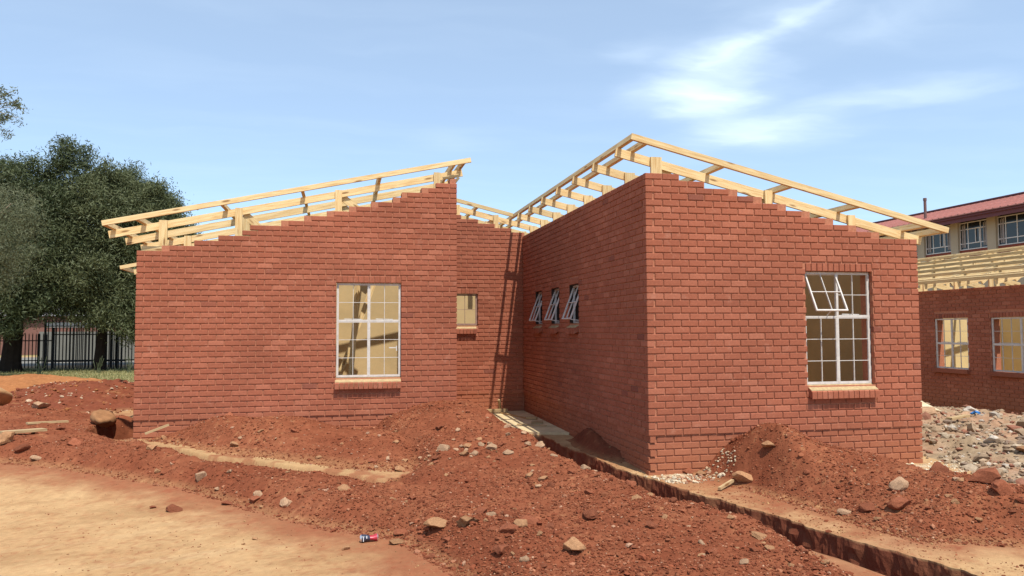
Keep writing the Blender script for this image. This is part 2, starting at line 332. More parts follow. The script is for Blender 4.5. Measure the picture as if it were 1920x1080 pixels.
def bank_h(x, y):
    d = sdf(x, y, BANK) + .10*fbm(x, y, 1.8, 4, 41)
    e = sm(0, .42, d)
    h = e*(.20 + .05*fbm(x, y, .7, 3, 42)) + sm(0, .8, d)*(gb(x, y, -1.95, 2.75, 1.0, 1.1, .31) + gb(x, y, -1.5, 4.6, .5, 1.6, .12) + gb(x, y, -1.25, 1.0, .5, 1.3, .13) + gb(x, y, -1.05, -1.0, .5, 1.3, .12)
        + gb(x, y, -8.4, 3.4, 1.3, 1.0, .14) + gb(x, y, -9.6, 6.0, 1.2, 1.5, .35))
    h = h*(1 - .5*sm(1.2, 3.2, y)*(1-sm(-6.5, -5.5, x))*(x < -3))
    return np.where(d > 0, h + rough(x, y, 1.0)*e, np.clip(d*.35, -.12, 0))
def wallm_h(x, y):
    d = sdf(x, y, WALLM) + .08*fbm(x, y, 2.0, 4, 51)
    e = sm(0, .6, d)
    h = e*(.07 + gb(x, y, -5.45, 2.95, .75, .7, .27) + gb(x, y, -4.45, 2.8, .55, .7, .22) + gb(x, y, -3.7, 2.3, .6, .7, .08) + gb(x, y, -3.0, 1.9, .5, .9, .10))
    return np.where(d > 0, h + rough(x, y, .8)*e, np.clip(d*.35, -.12, 0))
def rightm_h(x, y):
    d = sdf(x, y, RIGHTM) + .09*fbm(x, y, 2.2, 4, 61)
    e = sm(0, .55, d)
    h = e*(.14 + gb(x, y, 1.25, -.55, .55, .75, .42) + gb(x, y, 1.9, -1.0, .8, .8, .22) + gb(x, y, 2.15, -2.4, .55, 1.0, .20) + gb(x, y, 2.8, -3.6, .8, .9, .22))
    return np.where(d > 0, h + rough(x, y, 1.1)*e, np.clip(d*.35, -.12, 0))
def cornm_h(x, y):
    d = sdf(x, y, CORNM) + .06*fbm(x, y, 3, 3, 71); e = sm(0, .3, d)
    return np.where(d > 0, e*(.10 + gb(x, y, .0, 2.3, .25, .6, .16)) + rough(x, y, .8)*e, np.clip(d*.35, -.12, 0))
def peak_h(cx, cy, rx, ry, h, sd, k=1.0):
    def f(x, y):
        r = np.hypot((x-cx)/rx, (y-cy)/ry) + .10*fbm(x, y, 1.1, 4, sd)
        q = h*(1-r)
        q = np.where(r < .25, h*(.75 - r*r*2), q)
        return np.where(r < 1, q + rough(x, y, k)*sm(0, .2, 1-r), -.10*(r-1)*3)
    return f
orange_h = peak_h(-13.7, 18.6, 3.6, 3.0, .58, 81, .9)
dark_h = peak_h(-9.5, 10.3, 2.5, 2.6, .62, 82, 1.4)
rubble_d = [(5.0, 7.3), (4.7, 3.0), (4.35, .6), (4.1, -.6), (4.0, -1.6), (4.6, -3.0), (7.5, -4), (9.9, -2), (9.9, 7.4)]
def rubble_h(x, y):
    d = sdf(x, y, rubble_d) + .25*fbm(x, y, 1.2, 4, 91); e = sm(0, .9, d)
    return np.where(d > 0, e*(.14 + .14*sm(2, 8, x+y*.3) + gb(x, y, 6.3, 3.9, .8, 1.2, .16) + gb(x, y, 8.2, 3.3, 1.2, 1.5, .10)) + rough(x, y, 1.6)*e + .05*e*fbm(x, y, 2.5, 3, 92), np.clip(d*.3, -.12, 0))
MOUNDS = {'bank': bank_h, 'wall': wallm_h, 'right': rightm_h, 'corner': cornm_h, 'orange': orange_h, 'dark': dark_h, 'rubble': rubble_h}
def ground_z(x, y):
    """top surface height anywhere"""
    x = np.atleast_1d(np.asarray(x, float)); y = np.atleast_1d(np.asarray(y, float)); b = base_h(x, y); m = np.zeros(x.shape)
    for f in MOUNDS.values(): m = np.maximum(m, f(x, y))
    return b + m

def axis(lo, hi, a, b, fine, g=1.12, mid=None):
    """coordinates: fine between a and b, geometric growth outward"""
    c = list(np.arange(a, b, fine)); s = fine; x = a; l = []
    while x > lo: s = min(s*g, 12); x -= s; l.append(x)
    s = fine; x = c[-1]; r = []
    while x < hi: s = min(s*g, 12); x += s; r.append(x)
    return np.array(l[::-1]+c+r)
def inside_building(x, y, m=.06):
    a = (x > -6.75+m) & (x < -1.90-m) & (y > 3.40+m) & (y < 14)
    b = (x > m) & (x < 3.95-m) & (y > m) & (y < 14)
    c = (x > -6.75) & (x < 3.9) & (y > 6.8+m) & (y < 14)
    return a | b | c
def grid_faces(nx, ny):
    i = np.arange(nx-1)[:, None]*ny + np.arange(ny-1)[None, :]
    return np.stack([i, i+ny, i+ny+1, i+1], -1).reshape(-1, 4)
def lerp3(a, b, t): return a + (b-a)*t[:, None]
C_SAND = np.array([.47, .295, .145]); C_SAND2 = np.array([.40, .23, .105]); C_RED = np.array([.190, .056, .027]); C_RED2 = np.array([.265, .092, .045]); C_TAN = np.array([.46, .30, .145])
C_GRASS = np.array([.27, .25, .105]); C_ORANGE = np.array([.32, .130, .050]); C_GREY = np.array([.36, .34, .31]); C_RUB = np.array([.33, .235, .145]); C_DARKS = np.array([.165, .050, .027])

# ground sheet: its grid lines follow the trench, with a stack of lines down each trench wall
gx = axis(-420, 420, -8.2, 5.0, .026, 1.10); gy = axis(-60, 900, -4.6, 4.6, .026, 1.06)
WALLN = 9; ws = np.linspace(-.030, 0, WALLN)
gx = np.concatenate([gx[gx < -.64], -.60 - ws[::-1]*1.0 - .03, gx[(gx > -.59) & (gx < -.04)], ws, gx[gx > .012]])
Sx, Y = np.meshgrid(gx, gy, indexing='ij'); sxf = Sx.ravel(); yf = Y.ravel()
rr_ = np.interp(yf, TRY, TRX); rr_ = np.minimum(rr_, 1.3)
G_ = (1-sm(.8, 4.2, sxf))*sm(-4.0, -.8, sxf)*(1-sm(8, 16, yf))
jag = (.055*fbm(sxf*0, yf, 3.0, 4, 5) + .03*fbm(sxf*0, yf, 11, 3, 8))*np.exp(-(sxf/.13)**2)
fr_ = np.clip(-sxf/.030, 0, 1)*np.clip((sxf+.63)/.030, 0, 1)*sm(3.60, 3.57, yf)
wallz = ((sxf > -.031) & (sxf < -.001)) | ((sxf < -.599) & (sxf > -.629))
rw = np.where(wallz, (.022*fbm(yf*1.0+3, fr_*.6, 8, 4, 6) + .020*fbm(yf+9, fr_*.9, 24, 3, 7))*np.sin(np.pi*np.clip(fr_, 0, 1))**.6, 0)
xf = sxf + rr_*G_ + jag + rw*sm(3.60, 3.57, yf)
X = xf
Z = base_h(xf, yf, True, False) - .50*fr_**1.5 + .03*(fr_ > .95)*fbm(xf, yf, 7, 3, 14)
Z = np.where(inside_building(xf, yf, .3), -.06, Z)
n1 = fbm(xf, yf, 1.3, 5, 101); n2_ = fbm(xf, yf, 5.5, 4, 102); n3_ = fbm(xf, yf, 24, 3, 103); n4_ = fbm(xf, yf, .5, 3, 104)
colr = lerp3(np.tile(C_SAND, (len(xf), 1)), C_SAND2, np.clip(.35+.8*n1+.35*n2_, 0, 1))
st = fbm(xf*.35+yf*.12, yf*2.4-xf*.5, 1.5, 5, 107); tk = np.maximum(np.exp(-((yf+2.6+.33*(xf+5)+.05*n1)/.10)**2), np.exp(-((yf+3.25+.33*(xf+5)+.05*n1)/.10)**2))*(.4+.6*(np.sin((xf*.95-yf*.31)*46) > .1))
fg = fbm(xf, yf, 38, 3, 108); colr = lerp3(colr, C_SAND2*.80, np.clip(.55*sm(.12, .5, st)+.10*tk, 0, 1)*(yf < 6)); colr = lerp3(colr, np.array([.50, .335, .175]), .45*sm(.1, .5, -st)*(yf < 6))
colr = lerp3(colr, C_SAND2*.62, np.clip(sm(.25, .5, fg+.25*n2_), 0, 1)*.28*(yf < 6)); colr = lerp3(colr, C_RED2, sm(.35, .6, fbm(xf, yf, 30, 2, 109)+.6*n1)*.4*(yf < 6))
# scattered reddish crumbs and tyre-smeared soil on the hard sand
near = np.maximum.reduce([sdf(xf, yf, BANK), sdf(xf, yf, RIGHTM)])
spill = np.clip(sm(-.9, -.02, near + .35*n1 + .22*n2_), 0, 1)
colr = lerp3(colr, C_RED2, np.clip(spill*.85 + .25*sm(.25, .6, n3_+n2_*.5), 0, 1))
# site soil on the back / left
back = sm(6, 12, yf)*(1-sm(21, 24, yf+1.5*n1))
colr = lerp3(colr, np.array([.40, .20, .085]), back*.7)
grass = sm(20.5, 23.5, yf + 2.0*n1)*(1-sm(33, 36, yf))
colr = lerp3(colr, C_GRASS*1.0, np.clip(grass*(.75+.5*n2_), 0, 1))
colr = lerp3(colr, np.array([.16, .13, .06]), np.clip(grass*sm(27.5, 30, yf+1.2*n1)*.8, 0, 1))
colr = lerp3(colr, np.array([.20, .19, .165]), sm(36, 38, yf)*(1-sm(52, 56, yf)))
colr = lerp3(colr, C_GRASS*.9, sm(54, 60, yf))
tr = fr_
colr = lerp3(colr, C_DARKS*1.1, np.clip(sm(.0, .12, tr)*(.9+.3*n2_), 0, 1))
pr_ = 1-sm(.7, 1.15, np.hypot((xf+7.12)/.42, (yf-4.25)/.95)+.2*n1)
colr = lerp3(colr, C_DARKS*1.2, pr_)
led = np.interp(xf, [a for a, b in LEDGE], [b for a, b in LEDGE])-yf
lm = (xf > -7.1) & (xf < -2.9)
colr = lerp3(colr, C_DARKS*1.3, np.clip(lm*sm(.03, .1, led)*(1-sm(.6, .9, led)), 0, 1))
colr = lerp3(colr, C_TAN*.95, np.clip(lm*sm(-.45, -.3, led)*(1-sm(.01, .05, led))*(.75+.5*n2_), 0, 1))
colr = lerp3(colr, C_RED2, np.clip(lm*sm(-.5, -.3, led)*(1-sm(.0, .05, led))*sm(.0, .45, n2_+.7*n1)*.8, 0, 1))
# pale lime / concrete crumbs at the foot of the right wing
pale = np.maximum(sm(.55, .1, np.hypot((xf-3.6)/.9, (yf+.15)/.35)), sm(.5, .1, np.hypot((xf-.35)/.5, (yf+.05)/.3)))
colr = lerp3(colr, np.array([.60, .50, .34]), np.clip(pale*(.7+.6*n2_), 0, 1))
colr *= (1+.10*n3_)[:, None]
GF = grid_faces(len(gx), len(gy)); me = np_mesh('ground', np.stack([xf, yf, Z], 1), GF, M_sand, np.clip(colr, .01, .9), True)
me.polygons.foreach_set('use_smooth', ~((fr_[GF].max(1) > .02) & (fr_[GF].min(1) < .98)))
tag(link('ground', me), kind='structure')

def mound(name, fn, x0, x1, y0, y1, step, colf, label, cat, m=M_soil):
    xs = np.arange(x0, x1, step); ys = np.arange(y0, y1, step); Xm, Ym = np.meshgrid(xs, ys, indexing='ij'); a = Xm.ravel(); b = Ym.ravel()
    h = fn(a, b); keep = (h > -.045) & ~inside_building(a, b, .07)
    z = base_h(a, b) + h
    if name != 'rubble_pile': 
        t = trench(a, b); z = np.where((t > .02) & (h < .02), z-.05, z)
    Fc = grid_faces(len(xs), len(ys)); Fc = Fc[keep[Fc].all(1)]
    used = np.unique(Fc); mp = np.full(len(a), -1); mp[used] = np.arange(len(used))
    me = np_mesh(name, np.stack([a, b, z], 1)[used], mp[Fc], m, np.clip(colf(a, b, h)[used], .01, .9), True)
    o = link(name, me); return tag(o, label, cat)
def redcol(seed, base=C_RED, alt=C_RED2):
    def f(a, b, h):
        n = fbm(a, b, 2.1, 5, seed); q = fbm(a, b, 19, 4, seed+7); g = fbm(a, b, .6, 3, seed+3)
        c = lerp3(np.tile(base, (len(a), 1)), alt, np.clip(.42+.7*n+.3*g, 0, 1))
        c = lerp3(c, C_SAND2, np.clip(sm(.35, .8, q+.4*n)*.35 + sm(.06, 0, h)*.35, 0, 1))
        return c*(1+.16*q)[:, None]
    return f
mound('soil_bank', bank_h, -13.6, .4, -5.3, 12.2, .027, redcol(201), 'long red-brown bank of dug soil sweeping across the foreground to the left wing', 'soil bank')
mound('soil_mound', wallm_h, -6.9, -2.3, .6, 3.5, .025, redcol(202), 'low red soil mound heaped against the left wing under its window', 'soil mound')
mound('soil_mound', rightm_h, .35, 4.9, -5.4, .1, .024, redcol(203), 'red soil mound heaped against the right wing front wall', 'soil mound')
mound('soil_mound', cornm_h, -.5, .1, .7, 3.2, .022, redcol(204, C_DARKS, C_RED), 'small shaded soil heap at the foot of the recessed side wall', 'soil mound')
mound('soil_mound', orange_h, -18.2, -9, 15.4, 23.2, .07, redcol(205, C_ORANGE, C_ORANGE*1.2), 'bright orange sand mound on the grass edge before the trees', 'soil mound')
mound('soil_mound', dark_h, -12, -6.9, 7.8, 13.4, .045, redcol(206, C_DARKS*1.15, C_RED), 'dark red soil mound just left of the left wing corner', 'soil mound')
def rubcol(a, b, h):
    n = fbm(a, b, 1.6, 5, 301); q = fbm(a, b, 12, 4, 302)
    c = lerp3(np.tile(C_RUB, (len(a), 1)), np.array([.36, .20, .12]), np.clip(.3+.9*n, 0, 1))
    c = lerp3(c, np.array([.27, .27, .26]), np.clip(sm(.4, 0, np.hypot((a-4.9)/1.6, (b+1.7)/1.5))*1.2+.2*q, 0, 1))
    return c*(1+.25*q)[:, None]
mound('rubble_pile', rubble_h, 3.6, 10.1, -4, 7.5, .045, rubcol, 'pale heap of building rubble and waste beside the right building', 'rubble pile')

# ------------------------------------------------------------------ rocks
def ico(sub=2):
    import bmesh
    b = bmesh.new(); bmesh.ops.create_icosphere(b, subdivisions=sub, radius=1); v = np.array([x.co[:] for x in b.verts]); f = np.array([[q.index for q in p.verts] for p in b.faces]); b.free(); return v, f
IV, IF = ico(1); IV2, IF2 = ico(3)
def rock_shape(V, seed, amp=.25, cuts=5):
    r = np.random.default_rng(seed); V = V.copy()
    for _ in range(cuts):                       # planar cuts give facets
        n = r.normal(size=3); n /= np.linalg.norm(n); c = r.uniform(.42, .80); d = V@n; V -= np.maximum(d-c, 0)[:, None]*n
    k = r.normal(size=(4, 3))*2.2; ph = r.uniform(0, 6, 4)
    V *= (1 + amp*.35*sum(np.sin(V@k[i]+ph[i]) for i in range(4))/2)[:, None]
    k = r.normal(size=(4, 3))*7
    V *= (1 + amp*.12*sum(np.sin(V@k[i]+ph[i]) for i in range(4))/2)[:, None]
    return V
ROCKS = {}
for mi, m in (('red', M_rock_red), ('tan', M_rock_tan), ('pale', M_rock_pale), ('conc', M_conc_pale)):
    for k in range(5):
        me = np_mesh('stone', rock_shape(IV2, 50+k+ord(mi[0]), .35, 11), IF2, m); ROCKS[mi, k] = me
def rock(name, x, y, sz, kind, label, cat='rock', group=None, k=None, flat=.7, sink=.3, rz=None, z=None, asp=1.25):
    me = ROCKS[kind, random.randrange(5) if k is None else k]
    o = link(name, me); zz = float(ground_z(x, y)[0]) if z is None else z
    o.scale = (sz*asp/2, sz/2, sz*flat/2); o.rotation_euler = (random.uniform(-.3, .3), random.uniform(-.3, .3), random.uniform(0, 6.28) if rz is None else rz)
    o.location = (x, y, zz + sz*flat*(.5-sink)); return tag(o, label, cat, group)
R = [  # x, y, size, kind, label
 (-2.93, -2.33, .20, 'tan', 'big squarish tan boulder at the foot of the soil bank, right of the can'),
 (-3.27, -2.24, .14, 'tan', 'lumpy brown stone on the bank edge between can and big tan boulder'),
 (-2.70, -2.55, .19, 'tan', 'rough tan boulder just right of the big squarish one'),
 (-2.05, -3.52, .20, 'tan', 'pale tan boulder at the bottom centre edge of the picture'),
 (-2.42, -3.0, .17, 'red', 'flat red stone at the bank edge near the bottom centre'),
 (-2.2, -2.75, .15, 'red', 'angular red stone behind the flat one near the bottom centre'),
 (-2.55, -3.25, .15, 'red', 'dark red stone lying low at the bottom edge of the bank'),
 (-3.02, -2.75, .08, 'red', 'small red stone alone on the sand below the big tan boulder'),
 (-3.69, -2.33, .07, 'tan', 'small tan stone on the sand just left of the can'),
 (-5.37, -.62, .15, 'red', 'dark angular stone on the sand at the left bank edge'),
 (-5.62, -.45, .07, 'red', 'small reddish stone on the sand beside the dark angular stone'),
 (-4.90, -.45, .11, 'red', 'flat red stone lying at the sand edge left of centre'),
 (-4.47, -1.85, .06, 'tan', 'little brown pebble alone out on the tan sand'),
 (-4.55, -2.0, .035, 'tan', 'tiny pebble close to the little brown one on the sand'),
 (-3.05, -1.35, .10, 'red', 'purplish red stone low on the bank behind the can'),
 (-5.27, .28, .16, 'pale', 'whitish lump standing out on the left part of the bank'),
 (-4.95, .20, .08, 'pale', 'small white stone right of the whitish lump'),
 (-5.05, -.02, .07, 'pale', 'flat white chip below the whitish lump on the bank'),
 (-4.58, -.45, .10, 'pale', 'cream stone low on the bank left of centre'),
 (-4.28, -.85, .12, 'pale', 'jagged cream stone at the bank foot left of the can'),
 (-7.15, 2.15, .22, 'red', 'broad flat red slab of soil on the left bank'),
 (-7.72, 2.0, .17, 'red', 'rounded red stone at the sand edge far left'),
 (-7.45, 1.75, .13, 'pale', 'pale brown stone next to the rounded red stone far left'),
 (-8.05, 2.35, .30, 'tan', 'large rounded tan stone cut by the left picture edge'),
 (-9.0, 6.3, .30, 'pale', 'pinkish white lump of old mortar on top of the left bank'),
 (-2.45, .75, .17, 'pale', 'long pale stone in the stony patch of the middle mound'),
 (-2.15, .85, .13, 'tan', 'round tan stone in the stony patch of the middle mound'),
 (-1.85, .72, .18, 'pale', 'blotched white stone in the stony patch of the middle mound'),
 (-2.25, .45, .15, 'tan', 'brown stone at the front of the stony patch'),
 (-1.7, .35, .13, 'pale', 'white stone at the right front of the stony patch'),
 (-2.6, .5, .12, 'red', 'reddish stone left of the stony patch'),
 (-1.25, .55, .13, 'pale', 'chalky stone on the slope right of the stony patch'),
 (-.85, -.35, .17, 'pale', 'flat pale stone near the trench lip in the middle'),
 (-.98, .35, .12, 'tan', 'tan stone on the bank above the trench'),
 (-.9, -1.65, .12, 'red', 'rounded red clod on the bank beside the trench'),
 (-1.6, -2.6, .14, 'red', 'broad red stone on the bank right of bottom centre'),
 (-1.3, -3.2, .12, 'red', 'dark red stone at the bottom edge right of centre'),
 (-.1, -3.4, .14, 'red', 'dark clod standing at the right tip of the foreground bank'),
 (.88, -.72, .25, 'tan', 'large smooth brown boulder on the right mound'),
 (1.16, -.80, .18, 'tan', 'smaller rounded brown boulder beside the large one on the right mound'),
 (1.75, -.35, .16, 'tan', 'grey-tan stone high on the right mound'),
 (.52, .02, .20, 'red', 'angular red rock leaning by the right wing corner'),
 (.62, -.12, .14, 'tan', 'split brown rock next to the angular one by the corner'),
 (1.65, -2.35, .17, 'pale', 'whitish block on the right end of the right mound'),
 (1.10, -2.3, .13, 'pale', 'upright pale stone at the foot of the right mound'),
 (1.22, -2.45, .15, 'red', 'red stone beside the upright pale one'),
 (1.42, -2.65, .22, 'red', 'big dark striped clod at the foot of the right mound'),
 (2.28, -2.75, .30, 'red', 'large flat red slab of earth at the far right of the mound'),
 (2.15, -3.12, .18, 'red', 'squat red clod below the large flat slab'),
 (2.46, -3.28, .18, 'tan', 'square brown block at the lower right tip of the mound'),
 (2.62, -2.5, .17, 'red', 'dark red clod on the ridge behind the large flat slab'),
 (2.85, -2.3, .20, 'red', 'long red clod on the far right ridge at the picture edge'),
 (2.45, -1.95, .20, 'red', 'small dark clod at the back edge of the right mound'),
 (-.15, -2.05, .26, 'pale', 'smooth pale boulder bulging from the trench side'),
]
for x, y, s_, k, lb in R:
    rock('boulder' if s_ > .17 else 'stone', x, y, s_, k, lb, 'boulder' if s_ > .17 else 'stone', flat=random.uniform(.6, .95))
# many alike stones on the banks
def scatter(poly, n, keep_clear=None):
    xs = [p[0] for p in poly]; ys = [p[1] for p in poly]; o = []
    while len(o) < n:
        q = rng.uniform((min(xs), max(min(ys), -4.4)), (max(xs), max(ys)), (n*3, 2)); d = sdf(q[:, 0], q[:, 1], poly)
        dist = np.hypot(q[:, 0]+3.74, q[:, 1]+9.1)
        ok = (d > .02) & ~inside_building(q[:, 0], q[:, 1], -.1) & (trench(q[:, 0], q[:, 1]) < .01) & (rng.random(len(q)) < (6/dist)**2)
        o += [tuple(a) for a in q[ok]]
    return o[:n]
for (poly, n, lb, g) in ((BANK, 150, 'small stone among the many strewn over the foreground soil bank', 'stones strewn over the foreground bank'),
                         (RIGHTM, 45, 'small stone among the many strewn over the right mound', 'stones strewn over the right mound'),
                         (WALLM, 22, 'small stone among the many strewn on the mound by the left wing', 'stones strewn by the left wing')):
    for x, y in scatter(poly, n):
        s_ = float(np.clip(rng.lognormal(-2.66, .36), .04, .14)); kd = random.choice(('red', 'red', 'red', 'red', 'tan', 'tan', 'tan', 'pale'))
        cn = {'red': 'red-brown', 'tan': 'tan', 'pale': 'pale'}[kd]; zn = ''
        if poly is BANK: zn = ('left part of the ' if x < -4.6 else 'middle part of the ' if x < -1.8 else 'trench side of the ')
        rock('stone', x, y, s_, kd, lb.replace('small stone', 'small %s stone' % cn).replace('the foreground', zn+'foreground', 1), 'stone', '%s %s%s' % (cn, g, ', '+zn.replace(' of the ', '') if zn else ''), flat=random.uniform(.5, .9))
for i in range(38):   # stony patch of the middle mound
    x = rng.normal(-2.0, .45); y = rng.normal(.75, .25)
    rock('stone', x, y, rng.uniform(.04, .10), random.choice(('pale', 'tan', 'red', 'pale')), 'small stone in the pale stony patch of the middle mound', 'stone', 'stones of the stony patch', flat=.7)

def pebble_field(name, poly, n, lo, hi, cols, probs, label, cat, dens=(6, 2), m=M_peb, hfn=None, sig=.55):
    q = []; xs = [p[0] for p in poly]; ys = [p[1] for p in poly]
    while len(q) < n:
        p = rng.uniform((min(xs), max(min(ys), -4.6)), (max(xs), max(ys)), (n*2, 2)); d = sdf(p[:, 0], p[:, 1], poly)
        dist = np.hypot(p[:, 0]+3.74, p[:, 1]+9.1); cl_ = fbm(p[:, 0], p[:, 1], 1.6, 3, 77)
        ok = (d > -.05) & ~inside_building(p[:, 0], p[:, 1], -.02) & (rng.random(len(p)) < np.clip((dens[0]/dist)**dens[1], 0, 1)*(.6+.6*cl_)) & (trench(p[:, 0], p[:, 1]) < .02)
        q += list(p[ok])
    q = np.array(q[:n]); s_ = np.clip(lo*np.exp(np.abs(rng.normal(0, sig, n))), lo, hi)
    z = ground_z(q[:, 0], q[:, 1]); shapes = [rock_shape(IV, 900+i, .5, 5) for i in range(12)]
    nv = len(IV); V = np.zeros((n, nv, 3)); which = rng.integers(0, 12, n)
    for i in range(12):
        w_ = which == i; V[w_] = shapes[i]
    a = rng.uniform(0, 6.28, n); ca, sa = np.cos(a)[:, None], np.sin(a)[:, None]; sc = s_[:, None]/2
    vx = V[..., 0]*sc*rng.uniform(.8, 1.5, (n, 1)); vy = V[..., 1]*sc; vz = V[..., 2]*sc*rng.uniform(.5, .9, (n, 1))
    P = np.stack([vx*ca-vy*sa + q[:, :1], vx*sa+vy*ca + q[:, 1:2], vz + z[:, None] + s_[:, None]*.12], -1)
    Fc = (IF[None] + (np.arange(n)*nv)[:, None, None]).reshape(-1, 3)
    ci = rng.choice(len(cols), n, p=probs); c = np.array(cols)[ci]*rng.uniform(.72, 1.12, (n, 1)); c = np.repeat(c, nv, 0)
    o = link(name, np_mesh(name, P.reshape(-1, 3), Fc, m, np.clip(c, .01, .9))); return tag(o, label, cat, kind='stuff')
RC = [C_RED, C_RED2, C_RED*1.25, (.36, .155, .085), (.42, .24, .15)]
pebble_field('soil_crumbs', BANK, 42000, .011, .085, RC, (.40, .35, .17, .06, .02), 'fine red crumbs and gravel scattered over the foreground soil bank', 'soil crumbs')
pebble_field('soil_crumbs', RIGHTM, 14000, .011, .07, RC, (.36, .33, .17, .10, .04), 'fine red crumbs scattered over the right soil mound', 'soil crumbs')
pebble_field('soil_crumbs', WALLM, 4500, .012, .06, RC, (.36, .33, .17, .10, .04), 'fine red crumbs scattered over the mound under the left window', 'soil crumbs')
SANDP = [(-9, 2.5), (-7.9, 1.9), (-6.4, 1.0), (-4.9, -.2), (-3.9, -1.4), (-2.6, -2.4), (-2.2, -4.6), (-8, -4.6)]
LIP = [(-.30, 1.5), (-.2, .2), (.18, -.93), (.45, -1.94), (.63, -2.84), (.85, -3.6), (1.1, -4.6), (1.6, -4.6), (1.2, -3.4), (.95, -2.6), (.9, -1.6), (.75, -.7), (.1, -.1), (-.02, 1.5)]
pebble_field('gravel', LIP, 900, .008, .05, [C_SAND2, C_RED2, C_RED], (.4, .35, .25), 'crumbs of earth along the hard strip beside the trench', 'gravel', sig=.6)
pebble_field('gravel', SANDP, 1500, .007, .03, [C_SAND2, C_RED2, (.3, .17, .09)], (.3, .4, .3), 'tiny pebbles dotted over the hard tan sand', 'gravel', sig=.5)
pebble_field('gravel', [(-.1, -.3), (-.1, .0), (1.0, .0), (.9, -.45), (.3, -.5)], 260, .02, .08, [(.6, .5, .35), (.5, .36, .22), (.38, .2, .12)], (.5, .3, .2), 'pale broken concrete bits at the foot of the right wing corner', 'gravel')
pebble_field('gravel', [(2.9, -.5), (2.85, .0), (4.2, .1), (4.6, -.3), (3.6, -.7)], 700, .015, .06, [(.66, .58, .42), (.55, .45, .3)], (.6, .4), 'strip of pale stone chips along the right end of the front wall', 'gravel')
pebble_field('rubble_fragments', rubble_d, 5200, .03, .24, [(.34, .24, .155), (.42, .33, .23), (.28, .125, .08), (.22, .155, .11), (.48, .41, .33)], (.36, .22, .22, .14, .06), 'broken brick, mortar and stone fragments covering the rubble pile', 'rubble', dens=(11, 1.5), sig=.7)
pebble_field('soil_crumbs', [(-16, 16), (-9, 15.5), (-7, 8), (-12.5, 7), (-9.4, 2.6), (-14, 9)], 2200, .03, .16, [C_RED, C_ORANGE, (.5, .36, .24)], (.5, .3, .2), 'clods and stones strewn on the mounds left of the building', 'soil crumbs', dens=(18, 1))
for lbl, x, y, s_, k in (('flat cream slab fragment at the front of the rubble pile', 5.2, .15, .34, 'conc'), ('pointed white fragment at the back of the rubble pile', 8.55, 4.1, .34, 'conc'), ('rounded cream lump of plaster in the rubble pile', 6.75, 3.3, .55, 'pale'),
                    ('brown lump at the right front of the rubble pile', 5.2, -.9, .32, 'tan'), ('grey-brown block beside the brown rubble lump', 5.0, -.55, .22, 'tan'), ('grey slab of concrete at the right edge of the rubble', 5.6, -1.15, .5, 'conc'),
                    ('long cream stone at the far right of the rubble', 7.7, 1.3, .5, 'pale'), ('grey stone on the crest of the rubble pile', 7.6, 4.3, .38, 'conc'), ('cream stone beside the blue scrap in the rubble', 7.9, 3.4, .4, 'pale')):
    rock('rubble_block', x, y, s_, k, lbl, 'rubble block', flat=.5)

# ------------------------------------------------------------------ brick walls
MOD = .232; BL = .222; BH = .073
BG = empty('brick_building', (0, 0, -.45))
tag(BG, 'unfinished red brick building with bare timber roof frame and two wings', 'building')
def parent_keep(o, p): o.parent = p; o.matrix_parent_inverse = Matrix.Translation(-Vector(p.location)); return o
def brick_verts(u, n, s0, s1, z0, z1, dep, out=0.0, jit=0.0):
    """12 verts of a brick: back, face rim, chamfered face"""
    ch = .005; a = []
    j = [random.uniform(-jit, jit) for _ in range(4)]
    for d, i in ((-dep, 0), (-ch+out, 0), (out, ch)):
        for k, (s_, z) in enumerate(((s0+i, z0+i), (s1-i, z0+i), (s1-i, z1-i), (s0+i, z1-i))):
            dd = d + (j[k] if i else 0); a.append((u[0]*s_+n[0]*dd, u[1]*s_+n[1]*dd, z))
    return a
BF = [(0, 1, 5, 4), (1, 2, 6, 5), (2, 3, 7, 6), (3, 0, 4, 7), (4, 5, 9, 8), (5, 6, 10, 9), (6, 7, 11, 10), (7, 4, 8, 11), (8, 9, 10, 11)]
STUFF = {}
def add_stuff(key, verts):
    s = STUFF.setdefault(key, ([], [], [])); n = len(s[0]); s[0].extend(verts); s[1].extend([tuple(n+i for i in f) for f in BF]); s[2].extend([random.random()]*12)
def flush_stuff(key, name, m, parent, label=None):
    v, f, t = STUFF.pop(key); o = link(name, np_mesh(name, v, f, m, tone=t), parent=None); parent_keep(o, parent); o['kind'] = 'stuff'
    if label: o['label'] = label
    return o
BRICKM = {}
def brick_obj(P, u, n, s0, s1, z0, z1, out, parent, name='brick', m=None, dep=.106):
    L_ = round(s1-s0, 3); H_ = round(z1-z0, 3); key = (name, L_, H_, random.randrange(6), m.name if m else '')
    if key not in BRICKM:
        v = brick_verts((1, 0), (0, -1), -L_/2, L_/2, -H_/2, H_/2, dep, 0, .0012)
        me = np_mesh(name, v, BF, m or M_brick, tone=[0]*12); BRICKM[key] = me
    o = link(name, BRICKM[key]); c = (s0+s1)/2
    o.location = (P[0]+u[0]*c+n[0]*out, P[1]+u[1]*c+n[1]*out, (z0+z1)/2); o.rotation_euler = (random.uniform(-.004, .004), random.uniform(-.006, .006), math.atan2(u[1], u[0]))
    parent_keep(o, parent); return o
